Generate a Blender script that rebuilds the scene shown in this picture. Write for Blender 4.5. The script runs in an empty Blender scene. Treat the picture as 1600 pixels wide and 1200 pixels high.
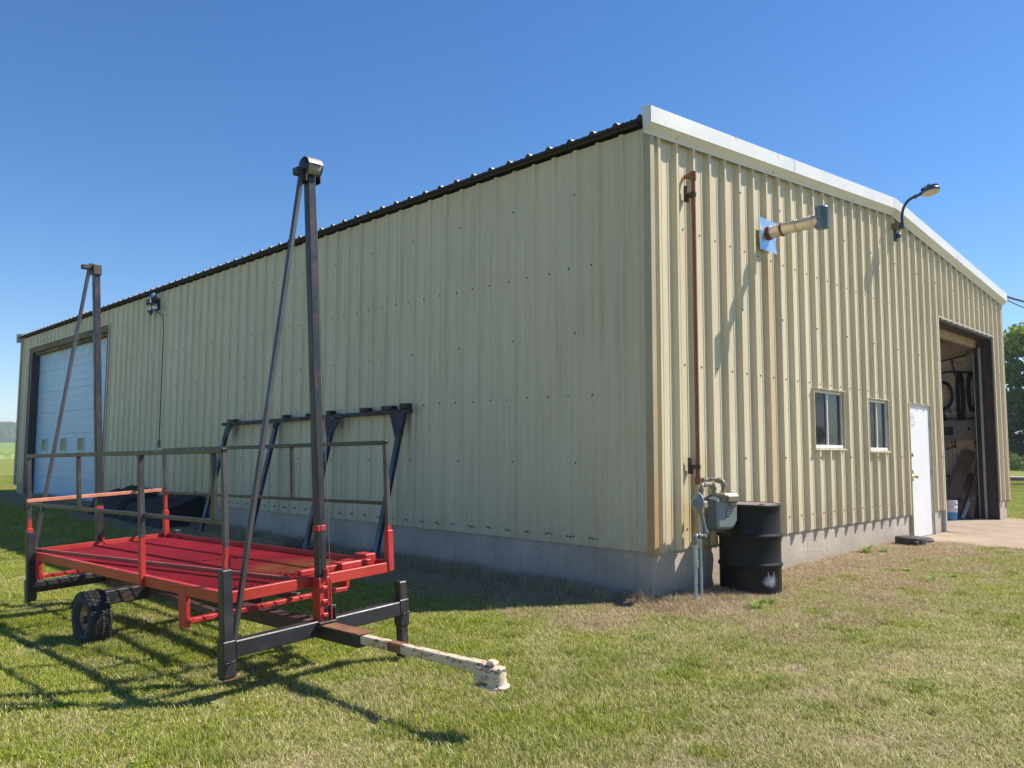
import bpy, bmesh, math, random
import numpy as np
from mathutils import Vector, Matrix, noise
R = math.radians
rng = random.Random(7)
nr = np.random.default_rng(7)
sc = bpy.context.scene
col = sc.collection

# ------------------------------------------------------------------ helpers
def tag(o, label=None, cat=None, group=None, kind=None):
    if label: o['label'] = label
    if cat: o['category'] = cat
    if group: o['group'] = group
    if kind: o['kind'] = kind
    return o

def empty(name, loc=(0, 0, 0), rz=0):
    o = bpy.data.objects.new(name, None)
    o.empty_display_size = .1
    o.location = loc
    o.rotation_euler.z = rz
    col.objects.link(o)
    return o

class MB:
    """collects faces (with material slot index) and links them as one mesh object"""
    def __init__(s):
        s.v = []; s.f = []; s.m = []; s.sm = []
    def add(s, vs, fs, mi=0, smooth=False):
        b = len(s.v)
        s.v += [tuple(v) for v in vs]
        for f in fs:
            s.f.append([b + i for i in f]); s.m.append(mi); s.sm.append(smooth)
        return s
    def box(s, lo, hi, mi=0, bev=0.0):
        x0, y0, z0 = lo; x1, y1, z1 = hi
        return s.obox(((x0+x1)/2, (y0+y1)/2, (z0+z1)/2), (x1-x0, y1-y0, z1-z0), None, mi, bev)
    def obox(s, c, size, rot=None, mi=0, bev=0.0):
        """box with optional chamfered edges"""
        hx, hy, hz = [abs(a)/2 for a in size]
        b = min(bev, hx*.9, hy*.9, hz*.9)
        c = Vector(c)
        def T(p):
            p = Vector(p)
            return (rot @ p if rot is not None else p) + c
        if b <= 0:
            vs = [T((sx*hx, sy*hy, sz*hz)) for sx in (-1, 1) for sy in (-1, 1) for sz in (-1, 1)]
            fs = [(0,1,3,2),(4,6,7,5),(0,4,5,1),(2,3,7,6),(0,2,6,4),(1,5,7,3)]
            return s.add(vs, fs, mi)
        bm = bmesh.new()
        bmesh.ops.create_cube(bm, size=1)
        for v in bm.verts: v.co = Vector((v.co.x*2*hx, v.co.y*2*hy, v.co.z*2*hz))
        bmesh.ops.bevel(bm, geom=bm.edges[:], offset=b, segments=1, affect='EDGES')
        bm.verts.ensure_lookup_table()
        vs = [T(v.co) for v in bm.verts]
        fs = [[v.index for v in f.verts] for f in bm.faces]
        bm.free()
        return s.add(vs, fs, mi)
    def bar(s, a, b, w, h, mi=0, bev=0.003, up=(0, 0, 1)):
        """rectangular bar from a to b, w across, h along up"""
        a = Vector(a); b = Vector(b)
        d = (b - a); L = d.length; d.normalize()
        upv = Vector(up)
        if abs(d.dot(upv)) > .98: upv = Vector((1, 0, 0))
        x = d; y = upv.cross(x).normalized(); z = x.cross(y)
        rot = Matrix((x, y, z)).transposed()
        return s.obox((a+b)/2, (L, w, h), rot, mi, bev)
    def tube(s, pts, r, n=10, mi=0, caps=True, smooth=True):
        pts = [Vector(p) for p in pts]
        rs = r if isinstance(r, (list, tuple)) else [r]*len(pts)
        rings = []
        prev = None
        for i, p in enumerate(pts):
            if i == 0: d = pts[1]-pts[0]
            elif i == len(pts)-1: d = pts[-1]-pts[-2]
            else: d = (pts[i+1]-pts[i]).normalized() + (pts[i]-pts[i-1]).normalized()
            if d.length < 1e-9: d = Vector((0, 0, 1))
            d.normalize()
            if prev is None:
                a = Vector((0, 0, 1)) if abs(d.z) < .9 else Vector((1, 0, 0))
                x = a.cross(d).normalized()
            else:
                x = (prev - d*prev.dot(d)).normalized()
            prev = x
            y = d.cross(x)
            rings.append([p + (x*math.cos(t) + y*math.sin(t))*rs[i] for t in [2*math.pi*k/n for k in range(n)]])
        vs = [v for rg in rings for v in rg]
        fs = []
        for i in range(len(pts)-1):
            for k in range(n):
                k2 = (k+1) % n
                fs.append((i*n+k, i*n+k2, (i+1)*n+k2, (i+1)*n+k))
        s.add(vs, fs, mi, smooth)
        if caps:
            s.add(rings[0], [tuple(range(n-1, -1, -1))], mi)
            s.add(rings[-1], [tuple(range(n))], mi)
        return s
    def lathe(s, prof, c=(0, 0, 0), axis=(0, 0, 1), n=32, mi=0, smooth=True, a0=0, a1=2*math.pi):
        """prof = [(radius, height)...] turned about axis through c"""
        ax = Vector(axis).normalized()
        t = Vector((0, 0, 1)) if abs(ax.z) < .9 else Vector((1, 0, 0))
        x = t.cross(ax).normalized(); y = ax.cross(x)
        c = Vector(c)
        full = abs(a1-a0-2*math.pi) < 1e-6
        m = n if full else n+1
        vs = []
        for (r, h) in prof:
            for k in range(m):
                a = a0 + (a1-a0)*k/n
                vs.append(c + ax*h + (x*math.cos(a)+y*math.sin(a))*max(r, 1e-5))
        fs = []
        for i in range(len(prof)-1):
            for k in range(n):
                k2 = (k+1) % m
                fs.append((i*m+k, i*m+k2, (i+1)*m+k2, (i+1)*m+k))
        return s.add(vs, fs, mi, smooth)
    def build(s, name, mats, parent=None, loc=None):
        me = bpy.data.meshes.new(name)
        me.from_pydata(s.v, [], s.f)
        if not isinstance(mats, (list, tuple)): mats = [mats]
        for m in mats: me.materials.append(m)
        me.polygons.foreach_set('material_index', s.m)
        me.polygons.foreach_set('use_smooth', s.sm)
        me.update()
        o = bpy.data.objects.new(name, me)
        col.objects.link(o)
        if parent is not None: o.parent = parent
        if loc is not None: o.location = loc
        return o

# ------------------------------------------------------------------ materials
def newmat(name):
    m = bpy.data.materials.new(name); m.use_nodes = True
    nt = m.node_tree
    return m, nt, nt.nodes['Principled BSDF']

def N(nt, t, **kw):
    n = nt.nodes.new(t)
    for k, v in kw.items():
        if k in n.inputs.keys(): n.inputs[k].default_value = v
        else: setattr(n, k, v)
    return n

def noise_tex(nt, scale, detail=4, rough=.55, coord='Object', sxyz=None, dist=0.0):
    tc = nt.nodes.new('ShaderNodeTexCoord')
    out = tc.outputs[coord]
    if coord == 'World':
        pass
    if sxyz:
        mp = nt.nodes.new('ShaderNodeMapping'); mp.inputs['Scale'].default_value = sxyz
        nt.links.new(out, mp.inputs[0]); out = mp.outputs[0]
    n = nt.nodes.new('ShaderNodeTexNoise')
    n.inputs['Scale'].default_value = scale; n.inputs['Detail'].default_value = detail
    n.inputs['Roughness'].default_value = rough; n.inputs['Distortion'].default_value = dist
    nt.links.new(out, n.inputs['Vector'])
    return n.outputs['Fac']

def wnoise(nt, scale, detail=4, rough=.55, sxyz=None):
    g = nt.nodes.new('ShaderNodeNewGeometry'); out = g.outputs['Position']
    if sxyz:
        mp = nt.nodes.new('ShaderNodeMapping'); mp.inputs['Scale'].default_value = sxyz
        nt.links.new(out, mp.inputs[0]); out = mp.outputs[0]
    n = nt.nodes.new('ShaderNodeTexNoise')
    n.inputs['Scale'].default_value = scale; n.inputs['Detail'].default_value = detail
    n.inputs['Roughness'].default_value = rough
    nt.links.new(out, n.inputs['Vector'])
    return n.outputs['Fac']

def ramp(nt, fac, stops):
    r = nt.nodes.new('ShaderNodeValToRGB')
    e = r.color_ramp.elements
    while len(e) < len(stops): e.new(.5)
    for el, (p, c) in zip(e, stops):
        el.position = p; el.color = (c[0], c[1], c[2], 1) if isinstance(c, (tuple, list)) else (c, c, c, 1)
    nt.links.new(fac, r.inputs[0])
    return r.outputs[0]

def mix(nt, fac, a, b, mode='MIX'):
    m = nt.nodes.new('ShaderNodeMix'); m.data_type = 'RGBA'; m.blend_type = mode
    for sock, v in ((m.inputs[0], fac), (m.inputs[6], a), (m.inputs[7], b)):
        if isinstance(v, (int, float)): sock.default_value = v
        elif isinstance(v, (tuple, list)): sock.default_value = (v[0], v[1], v[2], 1)
        else: nt.links.new(v, sock)
    return m.outputs[2]

def math_(nt, op, a, b=None, clamp=False):
    m = nt.nodes.new('ShaderNodeMath'); m.operation = op; m.use_clamp = clamp
    for i, v in enumerate((a, b)):
        if v is None: continue
        if isinstance(v, (int, float)): m.inputs[i].default_value = v
        else: nt.links.new(v, m.inputs[i])
    return m.outputs[0]

def maprange(nt, v, a, b, c=0, d=1, smooth=False):
    m = nt.nodes.new('ShaderNodeMapRange')
    if smooth: m.interpolation_type = 'SMOOTHSTEP'
    nt.links.new(v, m.inputs[0])
    for i, x in zip((1, 2, 3, 4), (a, b, c, d)): m.inputs[i].default_value = x
    return m.outputs[0]

def bump(nt, p, h, strength=.3, dist=.01):
    b = nt.nodes.new('ShaderNodeBump'); b.inputs['Strength'].default_value = strength; b.inputs['Distance'].default_value = dist
    nt.links.new(h, b.inputs['Height']); nt.links.new(b.outputs[0], p.inputs['Normal'])

def simple(name, c, rough=.5, metal=0.0, var=.15, scale=12, bmp=.15, coat=0.0, dirt=None, dirt_amt=.5, dscale=6):
    m, nt, p = newmat(name)
    f = noise_tex(nt, scale, 5, .6)
    lo = [max(0, x*(1-var)) for x in c]; hi = [min(1, x*(1+var)) for x in c]
    cc = ramp(nt, f, [(.3, lo), (.7, hi)])
    if dirt:
        g = noise_tex(nt, dscale, 8, .68)
        k = maprange(nt, g, 1-dirt_amt-.06, 1-dirt_amt+.06)
        cc = mix(nt, k, cc, dirt)
    nt.links.new(cc, p.inputs['Base Color'])
    p.inputs['Roughness'].default_value = rough; p.inputs['Metallic'].default_value = metal
    rr = ramp(nt, f, [(.2, max(0, rough-.1)), (.8, min(1, rough+.12))]); nt.links.new(rr, p.inputs['Roughness'])
    if bmp: bump(nt, p, noise_tex(nt, scale*6, 4), bmp, .003)
    return m

def objz(nt):
    tc = nt.nodes.new('ShaderNodeTexCoord'); s = nt.nodes.new('ShaderNodeSeparateXYZ')
    nt.links.new(tc.outputs['Object'], s.inputs[0]); return s.outputs

def siding_mat():
    m, nt, p = newmat('siding_paint')
    o = objz(nt)
    big = noise_tex(nt, .5, 4, .6)
    streak = noise_tex(nt, 3.0, 6, .65, sxyz=(5, 5, .22))
    c = ramp(nt, big, [(.3, (.64, .545, .36)), (.7, (.72, .625, .43))])
    c = mix(nt, math_(nt, 'MULTIPLY', maprange(nt, streak, .5, .76), .5), c, (.40, .33, .18))
    # every sheet (three ribs wide) weathered a little differently, plus a fine dark lap line
    u = math_(nt, 'DIVIDE', math_(nt, 'ADD', math_(nt, 'ADD', o[0], o[1]), .906), .8838)
    wn = nt.nodes.new('ShaderNodeTexWhiteNoise'); wn.noise_dimensions = '1D'; nt.links.new(math_(nt, 'FLOOR', u), wn.inputs['W'])
    c = mix(nt, math_(nt, 'MULTIPLY', wn.outputs['Value'], .22), c, (.44, .40, .29))
    spots = maprange(nt, noise_tex(nt, 38, 3, .5), .74, .78)
    c = mix(nt, math_(nt, 'MULTIPLY', spots, .45), c, (.25, .18, .10))
    # grime towards the sheet bottoms (dust splash, own shape)
    gz_ = math_(nt, 'MULTIPLY', maprange(nt, o[2], 1.0, .42), maprange(nt, noise_tex(nt, 7, 6, .7), .35, .7))
    c = mix(nt, math_(nt, 'MULTIPLY', gz_, .55), c, (.40, .32, .18))
    # rust-run below the exhaust and yellow patch on the long wall
    def blob(axis, a, w, z0, z1, amt, colr, cc, nscale=4):
        d = math_(nt, 'ABSOLUTE', math_(nt, 'SUBTRACT', o[axis], a))
        k = maprange(nt, d, w, 0, 0, 1, True)
        zz = math_(nt, 'MULTIPLY', maprange(nt, o[2], z0, z0+.35, 0, 1, True), maprange(nt, o[2], z1, z1-.3, 0, 1, True))
        k = math_(nt, 'MULTIPLY', math_(nt, 'MULTIPLY', k, zz), maprange(nt, noise_tex(nt, nscale, 5, .7, sxyz=(3, 3, .4)), .25, .6))
        return mix(nt, math_(nt, 'MULTIPLY', k, amt), cc, colr)
    side = math_(nt, 'GREATER_THAN', o[0], -.06)
    c1 = blob(1, 2.36, .26, .5, 3.75, .75, (.50, .32, .13), c)
    c1 = blob(1, .75, .42, .3, 1.5, .55, (.52, .37, .10), c1)
    c2 = blob(0, -9.6, 1.3, .3, 1.55, .6, (.50, .40, .17), c)
    c = mix(nt, side, c2, c1)
    nt.links.new(c, p.inputs['Base Color'])
    p.inputs['Roughness'].default_value = .42
    nt.links.new(ramp(nt, streak, [(.3, .36), (.75, .6)]), p.inputs['Roughness'])
    bump(nt, p, noise_tex(nt, 2.2, 3, .55, sxyz=(1, 1, .6)), .28, .03)
    return m

def concrete_mat(name, c=(.41, .365, .315), stain=(.24, .21, .18)):
    m, nt, p = newmat(name)
    a = noise_tex(nt, 1.6, 8, .62); b = noise_tex(nt, 26, 6, .7)
    cc = ramp(nt, a, [(.3, [x*.8 for x in c]), (.55, c), (.75, [min(1, x*1.18) for x in c])])
    cc = mix(nt, math_(nt, 'MULTIPLY', maprange(nt, b, .52, .75), .5), cc, stain)
    v = nt.nodes.new('ShaderNodeTexVoronoi'); v.inputs['Scale'].default_value = 9
    tc = nt.nodes.new('ShaderNodeTexCoord'); nt.links.new(tc.outputs['Object'], v.inputs['Vector'])
    pit = maprange(nt, v.outputs['Distance'], .10, .02)
    cc = mix(nt, math_(nt, 'MULTIPLY', pit, .6), cc, (.10, .09, .08))
    st = noise_tex(nt, 2.2, 6, .7, sxyz=(6, 6, .25))
    cc = mix(nt, math_(nt, 'MULTIPLY', maprange(nt, st, .56, .72), .55), cc, stain)
    oz = objz(nt)[2]
    cc = mix(nt, math_(nt, 'MULTIPLY', math_(nt, 'MULTIPLY', maprange(nt, oz, .22, .0), maprange(nt, a, .35, .6)), .6), cc, (.26, .19, .13))
    nt.links.new(cc, p.inputs['Base Color']); p.inputs['Roughness'].default_value = .9
    bump(nt, p, b, .6, .012)
    return m

def ruststeel(name, base=(.035, .033, .04), rust=(.17, .085, .05), amt=.4, chips=(.42, .42, .44), rough=.42, chipamt=.25):
    """dark painted steel with rusty patches and light scuffs"""
    m, nt, p = newmat(name)
    a = noise_tex(nt, 5, 8, .7); b = noise_tex(nt, 34, 6, .75); d = noise_tex(nt, 2.0, 3, .5)
    cc = ramp(nt, d, [(.3, base), (.7, [x*1.5 for x in base])])
    cc = mix(nt, math_(nt, 'MULTIPLY', maprange(nt, a, .62-amt*.3, .78-amt*.3), .85), cc, rust)
    cc = mix(nt, maprange(nt, b, .80-chipamt*.3, .84-chipamt*.3), cc, chips)
    nt.links.new(cc, p.inputs['Base Color']); p.inputs['Roughness'].default_value = rough
    nt.links.new(ramp(nt, a, [(.35, rough-.08), (.7, rough+.3)]), p.inputs['Roughness'])
    p.inputs['Specular IOR Level'].default_value = .6
    bump(nt, p, b, .25, .003)
    return m

def red_mat(name, zcut=None, base=(.47, .028, .026), top=None, amt=.3):
    """red oxide paint; above zcut (own height on the rig) the bare dark tube"""
    m, nt, p = newmat(name)
    a = noise_tex(nt, 3.2, 7, .65); b = noise_tex(nt, 22, 6, .7)
    cc = ramp(nt, a, [(.28, [x*.62 for x in base]), (.5, base), (.75, (min(1, base[0]*1.12), base[1]*2.0, base[2]*2.2))])
    cc = mix(nt, math_(nt, 'MULTIPLY', maprange(nt, b, .60, .72), .6), cc, (.16, .05, .035))
    cc = mix(nt, maprange(nt, noise_tex(nt, 9, 6, .75), .70, .73), cc, (.10, .09, .10))
    rgh = .42
    if zcut is not None:
        o = objz(nt)
        zz = math_(nt, 'ADD', o[2], math_(nt, 'MULTIPLY', math_(nt, 'SUBTRACT', b, .5), .16))
        k = maprange(nt, zz, zcut-.015, zcut+.015)
        dk = ramp(nt, a, [(.35, (.025, .024, .030)), (.58, (.075, .068, .072)), (.72, (.14, .09, .07))])
        dk = mix(nt, maprange(nt, b, .735, .76), dk, (.4, .4, .42))
        cc = mix(nt, k, cc, dk)
    nt.links.new(cc, p.inputs['Base Color']); p.inputs['Roughness'].default_value = rgh
    bump(nt, p, b, .2, .003)
    return m

def cream_rust_mat():
    m, nt, p = newmat('flaking_cream_paint')
    a = noise_tex(nt, 34, 8, .78, sxyz=(.45, 1, 1)); e = noise_tex(nt, 4, 4, .6)
    cc = ramp(nt, e, [(.3, (.56, .44, .30)), (.7, (.66, .56, .42))])
    k = maprange(nt, a, .535, .56)
    cc = mix(nt, k, cc, ramp(nt, noise_tex(nt, 50, 4), [(.3, (.12, .045, .02)), (.7, (.30, .12, .05))]))
    nt.links.new(cc, p.inputs['Base Color']); p.inputs['Roughness'].default_value = .62
    bump(nt, p, a, .3, .003)
    return m

def glass_mat(name, tint=(.75, .8, .82), refl=1.0, screen=None):
    m, nt, p = newmat(name)
    nt.nodes.remove(p)
    g = N(nt, 'ShaderNodeBsdfGlossy'); g.inputs['Roughness'].default_value = .02
    t = N(nt, 'ShaderNodeBsdfTransparent'); t.inputs[0].default_value = (*tint, 1)
    fr = N(nt, 'ShaderNodeFresnel'); fr.inputs['IOR'].default_value = 1.5
    k = math_(nt, 'MULTIPLY', fr.outputs[0], 1.15*refl, True)
    mx = N(nt, 'ShaderNodeMixShader')
    nt.links.new(k, mx.inputs[0]); nt.links.new(t.outputs[0], mx.inputs[1]); nt.links.new(g.outputs[0], mx.inputs[2])
    # dust film (and insect screen) on the pane
    df = N(nt, 'ShaderNodeBsdfDiffuse'); df.inputs[0].default_value = (*(screen or (.35, .34, .32)), 1)
    m2 = N(nt, 'ShaderNodeMixShader'); m2.inputs[0].default_value = .5 if screen else .03
    nt.links.new(mx.outputs[0], m2.inputs[1]); nt.links.new(df.outputs[0], m2.inputs[2]); mx = m2
    nt.links.new(mx.outputs[0], nt.nodes['Material Output'].inputs[0])
    return m

def trim_mat():
    m, nt, p = newmat('corner_trim_ochre')
    o = objz(nt); a = noise_tex(nt, 5, 6, .65); b_ = noise_tex(nt, 2.0, 4, .6, sxyz=(1, 1, .5))
    c = ramp(nt, b_, [(.3, (.36, .30, .19)), (.7, (.47, .40, .27))])
    k = math_(nt, 'ADD', maprange(nt, o[2], 3.2, .8, -.25, .42), math_(nt, 'MULTIPLY', math_(nt, 'SUBTRACT', a, .5), 1.6))
    c = mix(nt, maprange(nt, k, .0, .5), c, ramp(nt, a, [(.3, (.36, .21, .08)), (.7, (.50, .34, .15))]))
    nt.links.new(c, p.inputs['Base Color']); p.inputs['Roughness'].default_value = .5
    return m
M = {}
M['siding'] = siding_mat()
M['trim_ochre'] = trim_mat()
M['tan_trim'] = simple('tan_trim', (.50, .455, .33), .45, 0, .1, 4, .1, dirt=(.34, .28, .17), dirt_amt=.36)
M['white_trim'] = simple('white_fascia', (.74, .74, .72), .4, 0, .05, 3, .08, dirt=(.5, .47, .42), dirt_amt=.34)
M['concrete'] = concrete_mat('foundation_concrete', (.50, .43, .35), (.26, .20, .14))
M['slab'] = concrete_mat('slab_concrete', (.34, .28, .22))
M['roof'] = simple('galvanised_roof', (.26, .255, .25), .5, .2, .12, 5, .1, dirt=(.3, .27, .24), dirt_amt=.35)
M['dark_foam'] = simple('dark_eave_closure', (.05, .045, .045), .9)
M['liner'] = simple('inner_liner', (.68, .56, .46), .85, 0, .15, 2, .15, dirt=(.2, .15, .12), dirt_amt=.42)
M['sky_tint_door'] = simple('sky_tinted_door_paint', (.50, .66, .80), .42, 0, .07, 1.5, .1)  # white door paint with the blue of the reflected sky mixed in
def man_door_mat():
    m, nt, p = newmat('white_door_paint')
    o = objz(nt); a = noise_tex(nt, 3, 6, .6); f = noise_tex(nt, 26, 7, .8)
    c = ramp(nt, a, [(.3, (.76, .76, .77)), (.7, (.82, .82, .83))])
    # scribbled grey scuffs near the top latch corner, splashed dirt at the bottom
    d = math_(nt, 'SQRT', math_(nt, 'ADD', math_(nt, 'POWER', math_(nt, 'SUBTRACT', o[1], 6.93), 2), math_(nt, 'POWER', math_(nt, 'SUBTRACT', o[2], 1.86), 2)))
    k = math_(nt, 'MULTIPLY', maprange(nt, d, .16, .08, 0, 1, True), maprange(nt, f, .50, .54))
    c = mix(nt, math_(nt, 'MULTIPLY', k, .85), c, (.25, .25, .26))
    k = math_(nt, 'MULTIPLY', maprange(nt, o[2], .55, .1), maprange(nt, f, .4, .65))
    c = mix(nt, math_(nt, 'MULTIPLY', k, .4), c, (.50, .44, .36))
    nt.links.new(c, p.inputs['Base Color']); p.inputs['Roughness'].default_value = .38
    return m
M['white_door'] = man_door_mat()
M['vinyl'] = simple('window_vinyl', (.74, .74, .72), .4, 0, .06, 5, .05)
M['glass'] = glass_mat('window_glass')
M['glass_dark'] = glass_mat('screened_glass', (.42, .42, .42), 1.0, (.055, .052, .056))
M['brass'] = simple('brass', (.55, .38, .12), .35, .9)
M['steel_black'] = ruststeel('black_steel', (.018, .017, .02), (.08, .045, .03), .35, (.35, .35, .37), .4, .4)
M['steel_scuffed'] = ruststeel('scuffed_black_steel', (.017, .017, .022), (.07, .045, .035), .35, (.45, .45, .48), .36, .42)
M['steel_brown'] = ruststeel('brown_steel', (.038, .026, .026), (.10, .055, .04), .5, (.35, .32, .30), .5, .25)
M['rail_steel'] = ruststeel('rail_steel', (.026, .026, .024), (.09, .06, .04), .35, (.55, .55, .52), .32, .28)
M['rust_orange'] = ruststeel('orange_primer_rail', (.52, .20, .12), (.42, .12, .07), .5, (.6, .4, .32), .55, .2)
M['red'] = red_mat('red_paint')
M['red_deck'] = red_mat('red_deck_mesh', None, (.50, .030, .035))
M['red_orange'] = red_mat('orange_red_channel', None, (.47, .036, .024))
M['post'] = red_mat('post_paint', .83)
M['post_red'] = red_mat('post_red_socket', .98)
M['cream_rust'] = cream_rust_mat()
M['rust'] = ruststeel('deep_rust', (.13, .052, .025), (.24, .11, .05), .6, (.4, .22, .12), .75, .3)
M['rubber'] = simple('tyre_rubber', (.032, .031, .032), .75, 0, .25, 20, .3, dirt=(.09, .08, .07), dirt_amt=.4)
M['rim'] = simple('rusty_rim', (.70, .40, .18), .6, .1, .25, 6, .2, dirt=(.20, .09, .04), dirt_amt=.5)
M['galv'] = simple('galvanised_metal', (.42, .50, .56), .38, .75, .15, 8, .15, dirt=(.25, .24, .22), dirt_amt=.35)
M['foil'] = simple('shiny_flue', (.56, .52, .46), .28, .85, .12, 9, .3)
M['cap_blue'] = simple('bluish_flue_cap', (.10, .17, .32), .3, .6, .2, 6, .15)
M['plate_blue'] = simple('flashing_plate', (.38, .56, .72), .32, .6, .15, 6, .3, dirt=(.6, .62, .62), dirt_amt=.4)
M['rust_red'] = simple('rust_red_sealant', (.20, .035, .02), .6)
M['pipe_red'] = ruststeel('red_brown_pipe', (.14, .045, .035), (.26, .11, .06), .45, (.35, .2, .15), .5, .2)
M['pipe_tan'] = simple('painted_tan_pipe', (.24, .22, .15), .45, 0, .15, 10, .15, dirt=(.22, .17, .10), dirt_amt=.38)
M['pipe_grey'] = simple('grey_pipe', (.20, .22, .21), .4, .3, .15, 10, .15)
M['meter_grey'] = simple('meter_grey', (.085, .11, .12), .42, 0, .1, 6, .1, dirt=(.08, .09, .09), dirt_amt=.32)
M['meter_light'] = simple('meter_light', (.21, .245, .255), .4, 0, .08, 6, .08)
def drum_mat():
    m, nt, p = newmat('black_drum_paint')
    a = noise_tex(nt, 4, 6, .6); f = noise_tex(nt, 30, 6, .75)
    c = ramp(nt, a, [(.3, (.005, .005, .006)), (.6, (.008, .008, .009)), (.8, (.028, .023, .02))])
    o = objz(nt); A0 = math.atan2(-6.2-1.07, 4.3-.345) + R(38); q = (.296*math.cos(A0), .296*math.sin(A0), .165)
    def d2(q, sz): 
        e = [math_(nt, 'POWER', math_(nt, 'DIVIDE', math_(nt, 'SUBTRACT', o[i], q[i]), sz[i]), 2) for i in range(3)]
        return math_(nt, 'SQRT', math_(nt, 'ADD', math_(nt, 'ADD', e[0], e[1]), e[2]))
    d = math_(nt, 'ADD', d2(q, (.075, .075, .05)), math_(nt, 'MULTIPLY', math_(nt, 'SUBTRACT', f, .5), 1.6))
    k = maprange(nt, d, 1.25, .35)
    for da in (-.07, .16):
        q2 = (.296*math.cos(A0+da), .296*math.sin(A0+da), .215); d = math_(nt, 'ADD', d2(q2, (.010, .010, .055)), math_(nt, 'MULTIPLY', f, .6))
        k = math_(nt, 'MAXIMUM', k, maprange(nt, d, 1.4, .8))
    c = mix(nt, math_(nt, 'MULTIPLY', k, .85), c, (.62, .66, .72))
    nt.links.new(c, p.inputs['Base Color']); nt.links.new(ramp(nt, a, [(.3, .42), (.7, .65)]), p.inputs['Roughness']); p.inputs['Specular IOR Level'].default_value = .35
    bump(nt, p, a, .1, .01)
    return m
M['drum'] = drum_mat()
M['drum_lid'] = simple('dusty_drum_lid', (.20, .15, .14), .6, 0, .25, 3, .2)
M['white_splash'] = simple('white_splash', (.7, .73, .78), .6)
M['lamp_blue'] = simple('lamp_dark_blue', (.04, .07, .11), .35, .3, .15, 8, .05)
M['lens'] = simple('lamp_lens', (.60, .52, .38), .35, 0, .05, 8, .0)
M['tanbox'] = simple('brown_box', (.20, .14, .10), .5)
M['chrome'] = simple('bright_reflector', (.65, .67, .70), .18, .9, .05, 8, .0)
M['flood_grey'] = simple('flood_housing', (.16, .17, .18), .4, .4, .2, 8, .05)
M['black'] = simple('black_plastic', (.02, .02, .022), .5, 0, .2, 10, .1)
M['rack'] = ruststeel('rack_steel', (.022, .016, .022), (.07, .03, .035), .4, (.10, .10, .14), .6, .15)
M['rack_leg'] = simple('rack_leg_sky_sheen', (.045, .07, .13), .38, .2, .3, 3, .2, dirt=(.035, .025, .03), dirt_amt=.52, dscale=3)  # dark legs; blue sky sheen painted into the base colour
M['wood'] = simple('old_boards', (.22, .15, .10), .8, 0, .3, 3, .3)
M['wood_pale'] = simple('weathered_plank', (.55, .50, .45), .8, 0, .15, 5, .3)
M['bark'] = simple('bark', (.12, .09, .065), .95, 0, .35, 8, .6)
M['tarp'] = simple('black_poly', (.012, .011, .012), .8, 0, .5, 5, .5)
M['cable'] = simple('cable_black', (.03, .03, .032), .6)
M['conduit'] = simple('conduit_grey', (.10, .11, .105), .6)
M['wire'] = simple('steel_wire', (.22, .17, .15), .5, .5)
M['bucket_white'] = simple('bucket_white', (.6, .62, .65), .4)
M['bucket_blue'] = simple('bucket_blue', (.04, .22, .48), .4)
M['greybox'] = simple('grey_cabinet', (.22, .20, .18), .6)

# ------------------------------------------------------------------ ground
def smooth(t): t = max(0., min(1., t)); return t*t*(3-2*t)
def gz(x, y):
    z = .16*smooth((-x-3)/14)*smooth((y+6)/5)
    z += .06*smooth((y-1)/5)*smooth((x+3)/3) if x > -3 else 0
    if abs(x) < 60 and abs(y) < 60:
        z += .018*noise.noise(Vector((x*.45, y*.45, 0))) * (1 if (y < -.8 or x > .8) else .3)
    return z

def axis_coords(lo, hi, step, far):
    c = list(np.arange(lo, hi+1e-6, step)); s = step
    a = lo; pre = []
    while a > -far: s *= 1.25; a -= s; pre.append(a)
    s = step; b = hi; post = []
    while b < far: s *= 1.25; b += s; post.append(b)
    return pre[::-1] + c + post

def lawn_mask_nodes(nt):
    """shared colour of the soil/thatch under the grass, by place"""
    g = nt.nodes.new('ShaderNodeNewGeometry'); s = nt.nodes.new('ShaderNodeSeparateXYZ')
    nt.links.new(g.outputs['Position'], s.inputs[0])
    return s.outputs

def ground_mat():
    m, nt, p = newmat('lawn_ground')
    o = lawn_mask_nodes(nt)
    n1 = wnoise(nt, .7, 6, .65); n2 = wnoise(nt, 9, 6, .7); n3 = wnoise(nt, 60, 4, .7)
    soil = ramp(nt, n3, [(.25, (.12, .11, .04)), (.5, (.28, .25, .11)), (.75, (.48, .41, .24))])
    far = ramp(nt, n2, [(.3, (.13, .155, .028)), (.7, (.24, .26, .06))])
    far = mix(nt, math_(nt, 'MULTIPLY', maprange(nt, n1, .5, .7), .5), far, (.33, .30, .12))
    # distance from the yard: blades are real nearby, beyond that the turf colour only
    d = math_(nt, 'SQRT', math_(nt, 'ADD', math_(nt, 'POWER', math_(nt, 'ADD', o[0], 2), 2), math_(nt, 'POWER', math_(nt, 'ADD', o[1], 2), 2)))
    c = mix(nt, maprange(nt, d, 10, 26), soil, far)
    nt.links.new(c, p.inputs['Base Color']); p.inputs['Roughness'].default_value = .95
    p.inputs['Specular IOR Level'].default_value = .1
    bump(nt, p, n3, .8, .02)
    return m
M['ground'] = ground_mat()

xs = axis_coords(-30, 12, .5, 3500); ys = axis_coords(-12, 16, .5, 3500)
g = MB()
g.v = [(x, y, gz(x, y)) for y in ys for x in xs]
nx = len(xs)
for j in range(len(ys)-1):
    for i in range(nx-1):
        g.f.append((j*nx+i, j*nx+i+1, (j+1)*nx+i+1, (j+1)*nx+i)); g.m.append(0); g.sm.append(True)
ground = g.build('ground', M['ground']); tag(ground, kind='structure')

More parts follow.
